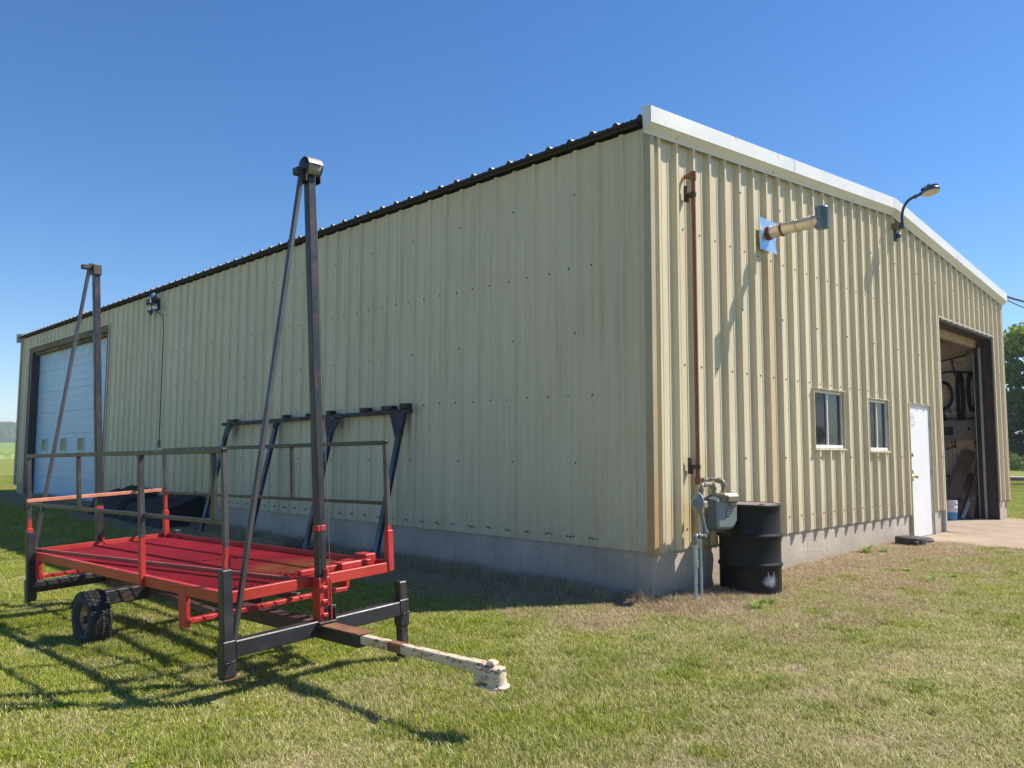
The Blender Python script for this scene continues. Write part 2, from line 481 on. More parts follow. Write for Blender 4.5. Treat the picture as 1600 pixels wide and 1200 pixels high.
# bare strip of dry dirt at the foot of the walls and the gravel drive: sheets laid on the ground
def dirt_mat():
    m, nt, p = newmat('dry_dirt')
    a = wnoise(nt, 3, 6, .65); b = wnoise(nt, 45, 6, .75); s_ = wnoise(nt, 14, 4, .6, (1, 3, 1))
    c = ramp(nt, b, [(.25, (.11, .075, .045)), (.5, (.31, .225, .14)), (.72, (.60, .48, .33))])
    c = mix(nt, math_(nt, 'MULTIPLY', maprange(nt, a, .4, .65), .5), c, (.36, .26, .18))
    nt.links.new(c, p.inputs['Base Color']); p.inputs['Roughness'].default_value = 1
    p.inputs['Specular IOR Level'].default_value = .1
    bump(nt, p, b, 1.0, .03)
    return m
M['dirt'] = dirt_mat()
def gravel_mat():
    m, nt, p = newmat('drive_surface')
    a = wnoise(nt, 1.7, 8, .72); b = wnoise(nt, 48, 8, .85)
    c = ramp(nt, b, [(.25, (.20, .145, .105)), (.5, (.36, .27, .20)), (.75, (.56, .45, .36))])
    c = mix(nt, math_(nt, 'MULTIPLY', maprange(nt, a, .42, .60), .7), c, (.27, .21, .15))
    nt.links.new(c, p.inputs['Base Color']); p.inputs['Roughness'].default_value = .95
    bump(nt, p, b, .7, .015)
    return m
M['gravel'] = gravel_mat()

def dirt_w_gable(y):      # width of the dry strip along the gable
    return .62 + .25*noise.noise(Vector((y*.9, 3, 0))) + (.45 if y > 4.2 else 0)*smooth((y-4.2)/1.5)
def dirt_w_long(x):
    return .30 + .68*smooth((.2-x)/1.8) + .3*noise.noise(Vector((x*.7, 9, 0)))
def in_dirt(x, y):
    if -.3 < y < 6.7 and -.1 < x < dirt_w_gable(y): return True
    if -22 < x < .35 and -dirt_w_long(x) < y < .1: return True
    return False
def drive_edge(x): return 6.35 + .18*noise.noise(Vector((x*.8, 5, 0))) + .02*x
def in_drive(x, y): return x > -.1 and y > drive_edge(x) and y < 12.0 + .15*x + .3*noise.noise(Vector((x, 1, 0)))

def strip(name, rows, mat, lift):
    """rows of points -> sheet lying lift above the ground"""
    b = MB(); n = len(rows[0])
    b.v = [(x, y, gz(x, y)+lift) for r_ in rows for (x, y) in r_]
    for j in range(len(rows)-1):
        for i in range(n-1):
            b.f.append((j*n+i, j*n+i+1, (j+1)*n+i+1, (j+1)*n+i)); b.m.append(0); b.sm.append(True)
    o = b.build(name, mat); tag(o, kind='structure'); return o
rows = []
for k in range(61):
    y = -.35 + k*7.2/60
    w = dirt_w_gable(y)
    rows.append([(-.02 + (w+.02)*i/8, y) for i in range(9)])
strip('dirt_path', rows, M['dirt'], .006)
rows = []
for k in range(121):
    x = -22 + k*22.3/120
    w = dirt_w_long(x)
    rows.append([(x, -.36*0 - w + (w-.0)*i/8) if x < -.02 else (x, -w + (w-.36)*i/8) for i in range(9)])
strip('dirt', rows, M['dirt'], .006)
rows = []
for k in range(49):
    x = .0 + 16*(k/48)**1.4
    e0 = drive_edge(x); e1 = 12.0 + .15*x
    rows.append([(x, e0 + (e1-e0)*i/20) for i in range(21)])
strip('driveway', rows, M['gravel'], .012)

# ------------------------------------------------------------------ the metal building
bld = empty('metal_building', (0, 0, 0))
tag(bld, 'long tan ribbed metal shop building on a concrete foundation', 'building')
LX = 21.15; WY = 12.19
ZB = .44; ZE = 4.47; ZP = 5.02; YP = 6.19
def ztop_gable(y): return ZE + (ZP-ZE)*(1-abs(y-YP)/YP) if y < YP else ZE + (ZP-ZE)*(1-(y-YP)/(WY-YP))

def profile(a, b, period, phase, H=.050):
    """breakpoints (s, depth) of the ribbed sheet between a and b"""
    pts = []
    k0 = int(math.floor((a-phase)/period))-1; k1 = int(math.ceil((b-phase)/period))+1
    h = .005
    for k in range(k0, k1+1):
        c = phase + k*period
        pts += [(c-.040, 0), (c-.017, H), (c+.017, H), (c+.040, 0)]
        for q in (.33, .67):
            m_ = c + period*q
            pts += [(m_-.016, 0), (m_-.008, h), (m_+.008, h), (m_+.016, 0)]
    pts.sort()
    def dep(s_):
        for (s0, d0), (s1, d1) in zip(pts, pts[1:]):
            if s0 <= s_ <= s1: return d0 + (d1-d0)*(s_-s0)/(s1-s0+1e-9)
        return 0
    out = [(a, dep(a))] + [p_ for p_ in pts if a < p_[0] < b] + [(b, dep(b))]
    return out, dep

def ribbed_wall(prof_fn, openings, zb, zt, P):
    """vertical strips between profile breakpoints, cut by openings; P(s, d, z) -> point"""
    b = MB()
    pts, dep = prof_fn
    br = sorted(set([p_[0] for p_ in pts] + [e for o in openings for e in (o[0], o[1])]))
    for s0, s1 in zip(br, br[1:]):
        if s1-s0 < 1e-6: continue
        mid = (s0+s1)/2
        cuts = sorted([(o[2], o[3]) for o in openings if o[0] < mid < o[1]])
        z = zb; segs = []
        for (c0, c1) in cuts:
            if c0 > z: segs.append((z, c0))
            z = max(z, c1)
        segs.append((z, None))
        d0, d1 = dep(s0+1e-7), dep(s1-1e-7)
        for (za, zc) in segs:
            t0 = zt(s0) if zc is None else zc; t1 = zt(s1) if zc is None else zc
            b.add([P(s0, d0, za), P(s1, d1, za), P(s1, d1, t1), P(s0, d0, t0)], [(0, 1, 2, 3)])
    return b, dep

D_OPEN = (-20.35, -14.3, ZB-.3, 4.13)
W1 = (3.42, 4.30, 1.415, 2.14); W2 = (5.15, 5.86, 1.39, 2.10)
DR = (6.74, 7.70, .06, 2.12); OP = (8.28, 11.49, .06, 3.63)
# measured ribs: long wall every .2946 from x=-.906, gable every .309 from y=.414
pl = profile(-LX, -.05, .2946, -.906, .030)
b, dl = ribbed_wall(pl, [(-20.35, -14.3, 0, 4.13)], ZB, lambda s_: ZE, lambda s_, d, z: (s_, -d, z))
def screw(b, c, n, mi=1):
    b.lathe([(.0108, 0), (.0108, .003), (.007, .005), (.007, .009), (0, .0095)], c, n, 7, mi, False)
def in_op(s_, z, ops): return any(o[0]-.05 < s_ < o[1]+.05 and o[2]-.05 < z < o[3]+.03 for o in ops)
k = 0
while True:
    xr = -.906 + .2946 - k*.2946
    if xr < -LX+.1: break
    for z, off in ((.52, .12), (1.93, .05), (3.24, .05)):
        x = xr - .2946*.5 + off + rng.uniform(-.02, .02)
        if -LX < x < -.08 and not in_op(x, z, [(-20.35, -14.3, 0, 4.13)]):
            screw(b, (x, -dl(x), z+rng.uniform(-.008, .008)), (0, -1, 0))
    x = xr - .03
    if not in_op(x, .52, [(-20.35, -14.3, 0, 4.13)]) and x > -LX : 
        for q in (.06, .10): screw(b, (x-q, -dl(x-q), .52+rng.uniform(-.01, .01)), (0, -1, 0))
    if k % 3 == 1:
        for z in (1.25, 2.56, 4.0):
            x = xr
            if x > -LX and not in_op(x, z, [(-20.35, -14.3, 0, 4.13)]): screw(b, (x, -.030, z), (0, -1, 0))
    k += 1
M['screw'] = simple('screw_head', (.06, .055, .05), .5, .3)
b.build('long_wall', [M['siding'], M['screw']], bld)

GOP = [W1, W2, (DR[0], DR[1], 0, DR[3]), (OP[0], OP[1], 0, OP[3])]
pg = profile(.05, WY, .309, .414)
b, dg = ribbed_wall(pg, GOP, ZB-.005, ztop_gable, lambda s_, d, z: (d, s_, z))
k = 0
while True:
    yr = .414 + k*.309
    if yr > WY: break
    for z in (.62, 2.22, 3.58):
        y = yr + .155
        if y < WY-.05 and not in_op(y, z, GOP): screw(b, (dg(y)-.001, y, z), (1, 0, 0))
    if k % 3 == 1:
        for z in (1.3, 2.9, 4.2):
            if not in_op(yr, z, GOP): screw(b, (.050, yr, z), (1, 0, 0))
    k += 1
b.build('gable_wall', [M['siding'], M['screw']], bld)
# far walls
b = MB()
bb, _ = ribbed_wall(profile(0, WY, .309, .2), [], ZB, ztop_gable, lambda s_, d, z: (-LX-d, s_, z)); b = bb
b.build('rear_gable_wall', M['siding'], bld)
bb, _ = ribbed_wall(profile(-LX, 0, .2946, 0), [], ZB, lambda s_: ZE, lambda s_, d, z: (s_, WY+d, z))
bb.build('back_wall', M['siding'], bld)

# inner liner: flat skins 18 cm inside with openings
def liner(a, c, ops, zt, P, name):
    b = MB(); br = sorted(set([a, c] + [e for o in ops for e in o[:2]] + list(np.linspace(a, c, 9))))
    for s0, s1 in zip(br, br[1:]):
        mid = (s0+s1)/2
        cuts = [(o[2], o[3]) for o in sorted(ops, key=lambda q: q[2]) if o[0] < mid < o[1]]
        z = .02
        for (c0, c1) in cuts:
            if c0 > z: b.add([P(s0, z), P(s1, z), P(s1, c0), P(s0, c0)], [(0, 1, 2, 3)])
            z = c1
        b.add([P(s0, z), P(s1, z), P(s1, zt(s1)), P(s0, zt(s0))], [(0, 1, 2, 3)])
    b.build(name, M['liner'], bld)
IN = .2
liner(-LX+IN, -IN, [(-20.35, -14.3, 0, 4.13)], lambda s_: ZE-.06, lambda s_, z: (s_, IN, z), 'inner_wall')
liner(IN, WY-IN, GOP, lambda y: ztop_gable(y)-.06, lambda s_, z: (-IN, s_, z), 'inner_wall')
liner(-LX+IN, -IN, [], lambda s_: ZE-.06, lambda s_, z: (s_, WY-IN, z), 'inner_wall')
liner(IN, WY-IN, [], lambda y: ztop_gable(y)-.06, lambda s_, z: (-LX+IN, s_, z), 'inner_wall')
# reveals of the openings
def reveal(o, wallx, mat, name, thick=.19, bottom=True, out=.0):
    b = MB(); y0, y1, z0, z1 = o
    t = .012
    b.box((-thick, y0-t, z0), (out, y0, z1)); b.box((-thick, y1, z0), (out, y1+t, z1)); b.box((-thick, y0-t, z1), (out, y1+t, z1+t))
    if bottom: b.box((-thick, y0-t, z0-t), (out, y1+t, z0))
    return b.build(name, mat, bld)

# foundation: ring with gaps, set 20 mm back from the ribs
b = MB(); F = -.35
t = .2; fx = -.015
gaps = [DR[:2], OP[:2]]
def fseg(y0, y1, top): b.box((fx-t, y0, F), (fx, y1, top), 0, .006)
fseg(.015, DR[0]-.02, ZB+.05); fseg(DR[1]+.05, OP[0]-.035, ZB+.05); fseg(OP[1]+.03, WY-.015, ZB+.05)
fseg(DR[0]-.02, DR[1]+.05, .045); fseg(OP[0]-.035, OP[1]+.03, .06)
b.box((-14.27, .015, F), (fx-t, .015+t, ZB+.05), 0, .006)
b.box((-LX+.015, .015, F), (-20.38, .015+t, ZB+.05), 0, .006)
b.box((-20.38, .018, F), (-14.27, .015+t, .10))
b.box((-LX+.015, .015+t, F), (-LX+.015+t, WY-.015, ZB+.05)); b.box((-LX+.015+t, WY-.015-t, F), (fx-t, WY-.015, ZB+.05))
b.build('foundation', M['concrete'], bld)
b = MB(); b.box((-LX+.22, .22, -.2), (-.22, WY-.22, .09)); b.build('floor_slab', M['slab'], bld)
# sloping threshold strip in the wide doorway
b = MB(); b.add([(-.22, OP[0]-.03, .092), (.42, OP[0]-.03, .070), (.42, OP[1], .07), (-.22, OP[1], .092), (-.22, OP[0]-.03, -.1), (.42, OP[0]-.03, -.1), (.42, OP[1], -.1), (-.22, OP[1], -.1)],
    [(0, 1, 2, 3), (0, 4, 5, 1), (1, 5, 6, 2), (2, 6, 7, 3)])
b.build('threshold', M['gravel'], bld)

# corner trims
def corner(x0, y0, sx, sy, z1, mat, name='corner_trim'):
    b = MB(); w = .075; e = .053; wl = .028; wg = .012
    bot = ZB-.03
    b.add([(x0+sx*(-wl), y0+sy*e, bot), (x0+sx*e, y0+sy*e, bot), (x0+sx*e, y0-sy*wg, bot),
           (x0+sx*(-wl), y0+sy*e, z1), (x0+sx*e, y0+sy*e, z1), (x0+sx*e, y0-sy*wg, z1),
           (x0+sx*(-wl), y0+sy*(-.005), bot), (x0+sx*(-wl), y0+sy*(-.005), z1), (x0+sx*(-.005), y0-sy*wg, bot), (x0+sx*(-.005), y0-sy*wg, z1)],
          [(0, 1, 4, 3), (1, 2, 5, 4), (6, 0, 3, 7), (2, 8, 9, 5)])
    return b.build(name, mat, bld)
corner(0, 0, 1, -1, ZE+.0, M['trim_ochre'])
corner(0, WY, 1, 1, ZE+.0, M['trim_ochre'])
corner(-LX, 0, -1, -1, ZE+.0, M['tan_trim'])

# roof: two ribbed slopes, overhanging the long walls by 15 cm
def zroof(y):
    yy = y if y < YP else (WY - (y-YP)*YP/(WY-YP)) - 0
    s_ = (ZP+.085 - (ZE+.075))/YP
    return ZP+.085 - abs(y-YP)*s_*(1 if y < YP else YP/(WY-YP))
pr, dr = profile(-LX-.1, .06, .2946, -.906, .024)
b = MB()
for (ya, yb) in ((-.11, YP), (YP, WY+.11)):
    for (s0, d0), (s1, d1) in zip(pr, pr[1:]):
        b.add([(s0, ya, zroof(ya)+d0*1.25), (s1, ya, zroof(ya)+d1*1.25), (s1, yb, zroof(yb)+d1*1.25), (s0, yb, zroof(yb)+d0*1.25)], [(0, 1, 2, 3)])
        e = ya if ya < 0 else yb
        b.add([(s0, e, zroof(e)+d0*1.25), (s1, e, zroof(e)+d1*1.25), (s1, e, zroof(e)-.012), (s0, e, zroof(e)-.012)], [(0, 1, 2, 3)], 1)
roof = b.build('roof', [M['roof'], M['dark_foam']], bld)
b = MB()
for (ya, yb) in ((-.105, YP), (YP, WY+.105)):
    z0, z1 = zroof(ya)-.014, zroof(yb)-.014
    b.add([(-LX-.1, ya, z0), (.05, ya, z0), (.05, yb, z1), (-LX-.1, yb, z1), (-LX-.1, ya, z0-.012), (.05, ya, z0-.012), (.05, yb, z1-.012), (-LX-.1, yb, z1-.012)],
          [(0, 1, 2, 3), (4, 7, 6, 5), (0, 4, 5, 1), (3, 2, 6, 7), (1, 5, 6, 2), (0, 3, 7, 4)])
b.box((-LX-.05, -.075, ZE+.018), (-.07, -.05, zroof(-.08)-.030))
b.build('eave_soffit', M['dark_foam'], roof)
# white rake trim along the gable top
def rake(name, xo, sx):
    b = MB()
    prof = [(.03, .075), (.115, .075), (.135, .062), (.135, -.095), (.122, -.10), (.058, -.160), (.058, -.178), (.046, -.178)]
    st = [-.15, .0, 2.5, 5.0, YP, 7.5, 10.0, WY+.15]
    rings = []
    for y in st:
        z = zroof(y)
        rings.append([(xo+sx*px, y, z+pz) for (px, pz) in prof])
    n = len(prof); vs = [v for r_ in rings for v in r_]
    fs = [(i*n+k, (i+1)*n+k, (i+1)*n+k+1, i*n+k+1) for i in range(len(st)-1) for k in range(n-1)]
    b.add(vs, fs)
    for y in (st[0], st[-1]):
        z = zroof(y)
        b.add([(xo+sx*px, y, z+pz) for (px, pz) in prof] , [tuple(range(n))])
    for y in (2.9, YP+.02, 9.2):   # lap joints
        z = zroof(y)
        q = [(xo+sx*(px+(.003 if px > .1 else .001)), y, z+pz) for (px, pz) in prof[1:6]]
        q2 = [(a_, y-.09, zroof(y-.09)-z+c_) for (a_, b_, c_) in q]
        m_ = len(q); b.add(q+q2, [(k, k+1, m_+k+1, m_+k) for k in range(m_-1)])
    return b.build(name, M['white_trim'], roof)
rake('rake_trim', 0, 1); rake('rake_trim', -LX, -1)

# ---- overhead door in the long wall, the sky's blue put into its colour
door = empty('overhead_door'); door.parent = bld
b = MB()
y0 = .17
nP = 7; zh = (4.0-.12)/nP
for k in range(nP):
    z0 = .12 + k*zh
    b.box((-20.12, y0, z0+.0015), (-14.45, y0+.05, z0+zh-.0015), 0, .003)
    for q in (.33, .66): b.box((-20.08, y0-.004, z0+zh*q-.006), (-14.5, y0+.01, z0+zh*q+.006), 0, .003)
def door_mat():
    m, nt, p = newmat('sky_tinted_door_stained')
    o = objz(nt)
    c = ramp(nt, noise_tex(nt, 1.2, 4), [(.3, (.38, .58, .78)), (.7, (.47, .65, .81))])  # sky reflection on the white paint, put in as blue base colour
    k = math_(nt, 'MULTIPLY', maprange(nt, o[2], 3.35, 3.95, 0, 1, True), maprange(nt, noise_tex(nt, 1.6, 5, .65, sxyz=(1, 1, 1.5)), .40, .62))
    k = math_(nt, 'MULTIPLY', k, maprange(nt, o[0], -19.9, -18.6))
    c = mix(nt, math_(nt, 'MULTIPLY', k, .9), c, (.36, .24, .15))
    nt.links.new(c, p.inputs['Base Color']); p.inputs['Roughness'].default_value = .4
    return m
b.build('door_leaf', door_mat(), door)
for x in (-19.3, -17.75, -16.45, -15.2):
    f = MB(); z0, z1 = 1.36, 1.66; w = .38
    f.box((x-w/2-.03, y0-.02, z0-.03), (x+w/2+.03, y0-.002, z0)); f.box((x-w/2-.03, y0-.02, z1), (x+w/2+.03, y0-.002, z1+.03))
    f.box((x-w/2-.03, y0-.02, z0), (x-w/2, y0-.002, z1)); f.box((x+w/2, y0-.02, z0), (x+w/2+.03, y0-.002, z1))
    fr = f.build('door_window', M['sky_tint_door'], door)
    g_ = MB(); g_.box((x-w/2, y0-.012, z0), (x+w/2, y0-.006, z1)); gl = g_.build('pane', None or simple('dark_door_glass', (.03, .035, .03), .05), fr)
b = MB(); b.box((-20.35, -.02, .0), (-20.12, y0-.003, 4.0), 0, .004); b.build('door_jamb', M['steel_brown'], bld)
b = MB(); b.box((-14.42, -.02, .0), (-14.3, y0-.003, 4.0), 0, .004); b.build('door_jamb', M['steel_brown'], bld)
b = MB(); b.box((-20.35, -.01, 4.0), (-14.3, .17, 4.13), 0, .004)
b.box((-20.3, .06, 3.93), (-14.35, .16, 4.0), 0, .004)
b.build('door_header', simple('stained_timber_header', (.22, .16, .10), .8, 0, .3, 3, .2, dirt=(.06, .04, .03), dirt_amt=.45), bld)
b = MB(); b.box((-20.39, -.036, 4.13), (-14.26, -.002, 4.16)); b.box((-14.30, -.036, ZB), (-14.25, -.002, 4.13)); b.box((-20.39, -.036, ZB), (-20.35, -.002, 4.13))
b.build('door_trim', M['tan_trim'], bld)

# ---- gable windows
def window(o, screens):
    y0, y1, z0, z1 = o
    reveal(o, 0, M['tan_trim'], 'window_reveal', .17, True, .034)
    w = empty('window'); w.parent = bld
    f = MB(); x0, x1 = -.045, .004; t = .030
    f.box((x0, y0, z1-t), (x1, y1, z1), 0, .003); f.box((x0, y0, z0), (x1+.010, y1, z0+t+.012), 0, .003)
    f.box((x0, y0, z0+t+.012), (x1, y0+t*.8, z1-t), 0, .003); f.box((x0, y1-t*.8, z0+t+.012), (x1, y1, z1-t), 0, .003)
    ym = (y0+y1)/2
    f.box((x0+.008, ym-.014, z0+t+.012), (x1-.006, ym+.014, z1-t), 0, .003)
    f.build('window_frame', M['vinyl'], w)
    s_ = MB(); s_.box((.0, y0-.02, z0-.026), (.056, y1+.02, z0-.013), 0, .003); s_.build('sill', M['tan_trim'], w)
    s_ = MB(); s_.box((.0, y0-.02, z1+.013), (.052, y1+.02, z1+.022), 0, .003); s_.build('head_flashing', M['tan_trim'], w)
    for k, (a, c) in enumerate(((y0+t*.8, ym-.014), (ym+.014, y1-t*.8))):
        p = MB(); x = -.022 if k == 0 else -.016
        p.add([(x, a, z0+t+.012), (x, c, z0+t+.012), (x, c, z1-t), (x, a, z1-t)], [(0, 1, 2, 3)])
        p.build('pane', M['glass_dark'] if k == 0 else M['glass'], w)
window(W1, 0); window(W2, 1)
# room behind the windows: dark partition so they read as a room
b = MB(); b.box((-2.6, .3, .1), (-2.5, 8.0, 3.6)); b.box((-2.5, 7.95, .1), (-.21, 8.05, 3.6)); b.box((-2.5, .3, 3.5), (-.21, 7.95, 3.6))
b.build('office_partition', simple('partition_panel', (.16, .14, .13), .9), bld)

# ---- white man door
y0, y1, z0, z1 = DR
reveal(DR, 0, M['tan_trim'], 'door_frame', .17, False, .034)
d = empty('door'); d.parent = bld
b = MB(); b.box((-.045, y0+.03, .075), (.0, y1-.03, z1-.03), 0, .004); b.build('door_leaf', M['white_door'], d)
b = MB(); b.box((-.07, y0, .06), (.012, y0+.027, z1), 0, .003); b.box((-.07, y1-.027, .06), (.012, y1, z1), 0, .003); b.box((-.07, y0+.027, z1-.027), (.012, y1-.027, z1), 0, .003)
b.build('door_casing', M['vinyl'], d)
b = MB()
b.lathe([(.032, 0), (.032, .008), (.012, .012), (.012, .045), (.024, .05), (.030, .065), (.024, .08), (0, .084)], (.0, y0+.10, 1.0), (1, 0, 0), 16)
b.tube([(.05, y0+.10, 1.0), (.055, y0+.20, .995)], .009, 8)
b.build('door_handle', M['brass'], d)
b = MB(); b.lathe([(.03, 0), (.03, .012), (.02, .02), (0, .022)], (.0, y0+.10, 1.33), (1, 0, 0), 16); b.build('deadbolt', M['steel_brown'], d)
b = MB(); b.box((-.002, y0+.06, .93), (.003, y0+.14, 1.10), 0, .001); b.build('latch_plate', M['steel_brown'], d)
for z in (.35, 1.05, 1.82):
    b = MB(); b.tube([(.008, y1-.022, z-.05), (.008, y1-.022, z+.05)], .008, 8); b.build('hinge', M['galv'], d)
# ---- wide open doorway: steel columns, header, track
b = MB()
b.box((-.17, OP[1]-.0, .06), (-.0, OP[1]+.05, OP[3]), 0, .004)
b.box((-.12, OP[1]-.03, .06), (-.10, OP[1], OP[3]-.01), 0, .003)
b.box((.002, OP[1]-.03, .06), (.028, OP[1]+.02, OP[3]), 0, .003)
b.build('door_column', M['steel_brown'], bld)
b = MB(); b.box((-.26, OP[0]-.05, .06), (-.0, OP[0]-.0, OP[3]), 0, .004); b.build('door_column', M['steel_brown'], bld)
b = MB(); b.box((.03, OP[1]+.02, ZB-.05), (.04, OP[1]+.075, OP[3]), 0, .002); b.box((.03, OP[0]-.06, .1), (.04, OP[0]-.0, OP[3]), 0, .002); b.box((.034, OP[0]-.06, OP[3]), (.046, OP[1]+.075, OP[3]+.028), 0, .002)
b.build('door_trim', M['tan_trim'], bld)
b = MB(); b.box((-.24, OP[0], OP[3]-.05), (.02, OP[1], OP[3]-.002), 0, .004); b.build('door_header', M['steel_brown'], bld)
b = MB(); b.box((-.33, OP[0]-.1, OP[3]-.19), (-.25, OP[1]+.1, OP[3]+.2), 0, .004); b.build('door_header', simple('timber_header', (.42, .31, .20), .8, 0, .2, 3, .2), bld)
b = MB(); b.box((-.215, OP[1]-.05, .09), (-.175, OP[1]-.0, OP[3]-.2), 0, .002)
b.build('door_track', simple('grey_track', (.42, .42, .43), .5, .3, .1, 5, .1), bld)
b = MB(); b.box((-.30, OP[1]-.01, .09), (-.22, OP[1]+.04, OP[3]-.1), 0, .003); b.build('door_column', M['steel_black'], bld)
b = MB(); b.box((-.315, OP[1]-.03, .09), (-.30, OP[1]-.0, OP[3]-.3), 0, .002); b.build('door_track', simple('pale_edge', (.35, .36, .36), .5), bld)
# raised door above the opening
b = MB(); b.box((-4.0, OP[0]-.05, OP[3]+.22), (-.36, OP[1]+.05, OP[3]+.27), 0, .004); b.build('raised_door_leaf', M['sky_tint_door'], bld)
b = MB(); b.box((-.02, OP[0]-.06, .05), (.03, OP[0]-.025, ZB+.04), 0, .003); b.build('door_post_guard', M['galv'], bld)

# ------------------------------------------------------------------ things on and beside the gable
# flue
t = empty('exhaust_flue', (0, 2.25, 3.86)); tag(t, 'shiny metal exhaust flue with a blue cap sticking out of the gable wall', 'flue')
b = MB()
bm_pts = []
n = 14
grid = []
for i in range(n+1):
    for j in range(n+1):
        y = -.20 + .40*i/n; z = -.21 + .37*j/n
        e = max(abs(2*i/n-1), abs(2*j/n-1))
        x = .060 + .008*noise.noise(Vector((y*9, z*9, 1)))
        if e > .99: y += .012*noise.noise(Vector((z*30, 0, 3))); z += .022*noise.noise(Vector((y*30, 2, 0)))
        grid.append((x, y, z))
b.add(grid, [(i*(n+1)+j, (i+1)*(n+1)+j, (i+1)*(n+1)+j+1, i*(n+1)+j+1) for i in range(n) for j in range(n)])
b.build('flashing_plate', M['plate_blue'], t)
b = MB(); b.tube([(.0, 0, .0), (.2, 0, .012)], .072, 24); b.tube([(.2, 0, .012), (.42, 0, .022)], .069, 24); b.tube([(.42, 0, .022), (.66, 0, .034)], .072, 24)
for x in (.21, .40, .425, .60): b.tube([(x-.006, 0, .01+x*.03), (x+.006, 0, .012+x*.03)], .077, 24)
b.build('flue_pipe', M['foil'], t)
b = MB(); b.tube([(.045, 0, .0), (.10, 0, .004)], .080, 20); b.build('sealant_band', M['rust_red'], t)
b = MB(); b.tube([(.225, 0, .014), (.245, 0, .015)], .079, 20); b.build('sealant_band', M['rust_red'], t)
b = MB(); b.lathe([(.0, -.10), (.068, -.10), (.07, -.095), (.07, .115), (.074, .12), (.074, .135), (0, .138)], (.69, 0, .035), (0, 0, 1), 28); b.build('flue_cap', M['cap_blue'], t)

# wall lamp
t = empty('wall_lamp', (0.035, 6.33, 4.76)); tag(t, 'dark round yard lamp on a curved arm high on the gable wall', 'lamp')
b = MB(); b.box((0, -.09, -.04), (.10, .03, .055), 0, .006); b.build('mount_box', M['tanbox'], t)
b = MB(); b.box((0, -.05, -.21), (.05, .04, -.045), 0, .01); b.lathe([(0, 0), (.035, .002), (.045, .02), (.03, .05), (0, .052)], (.05, 0, -.13), (1, 0, 0), 14); b.box((.10, -.03, -.03), (.14, .03, .06), 0, .005); b.build('bracket', M['lamp_blue'], t)
b = MB()
arm = [(.13, 0, .0), (.13, 0, .14)] + [(.13+.19*(1-math.cos(a)), 0, .14+.27*math.sin(a)) for a in [R(x) for x in range(10, 81, 10)]] + [(.36, 0, .425), (.42, 0, .44)]
b.tube(arm, .021, 14); b.tube([(.13, 0, -.02), (.13, 0, .05)], .028, 12); b.tube([(.32, 0, .41), (.345, 0, .416)], .03, 12); b.build('arm', M['lamp_blue'], t)
tilt = Matrix.Rotation(R(-12), 3, 'Y')
def tl(p, c=(.54, 0, .455)): v = tilt @ Vector(p); return (v.x+c[0], v.y+c[1], v.z+c[2])
hax = tilt @ Vector((0, 0, 1))
hd = MB(); hd.lathe([(0, -.02), (.125, -.02), (.13, -.01), (.128, .02), (.09, .035), (.05, .045), (.0, .045)], (.54, 0, .455), hax, 30)
for k in range(22):
    a = 2*math.pi*k/22
    rot = tilt @ Matrix.Rotation(a, 3, 'Z')
    c = rot @ Vector((.085, 0, .04))
    hd.obox((c.x+.54, c.y, c.z+.455), (.07, .005, .04), rot, 0, 0)
hd.lathe([(.034, .03), (.034, .085), (.028, .10), (0, .102)], (.54, 0, .455), hax, 14)
hd.obox(tl((-.10, 0, .01)), (.10, .05, .045), tilt, 0, .006)
head = hd.build('lamp_head', M['lamp_blue'], t)
b = MB(); b.lathe([(0, -.058), (.07, -.055), (.112, -.042), (.120, -.021), (0, -.021)], (.54, 0, .455), hax, 30); b.build('lens', M['lens'], head)

# flood light cluster on the long wall
t = empty('floodlight_cluster', (-11.6, -.04, 4.22)); tag(t, 'cluster of small round floodlights on the long wall near the eave, cable running down', 'floodlight')
b = MB(); b.box((-.09, -.05, -.12), (.09, 0, .12), 0, .01); b.box((-.03, -.14, -.03), (.03, -.05, .03), 0, .006); b.build('mount_plate', M['black'], t)
for k, (dx, dz, ax) in enumerate([(-.20, .07, (-.8, -.6, .1)), (-.02, .10, (-.1, -1, -.15)), (-.05, -.07, (-.1, -1, -.3)), (.20, -.08, (.6, -.8, -.3)), (-.12, -.20, (-.4, -.7, -.7)), (.08, .2, (.3, -.8, .4))]):
    h = MB(); c = (dx, -.14, dz); A = Vector(ax).normalized()
    c = tuple(q*.72 for q in c)
    h.lathe([(.0, -.05), (.022, -.05), (.036, -.02), (.064, .038), (.068, .045), (.062, .045)], c, A, 18)
    h.tube([(dx*.3, -.08, dz*.3), c], .012, 6)
    ho = h.build('lamp_head', M['flood_grey'], t)
    h = MB(); h.lathe([(.061, .039), (.03, .022), (0, .011)], c, A, 18); h.build('reflector', M['chrome'], ho)
b = MB(); b.tube([(.10, -.06, -.15), (.30, -.012, -.25), (.345, -.01, -.5), (.34, -.01, -2.65)], .010, 8); b.box((.31, -.03, -2.80), (.38, .0, -2.65), 0, .008)
for z in (-.9, -1.7, -2.4): b.box((.32, -.012, z), (.365, .002, z+.02))
b.build('conduit', M['conduit'], t)

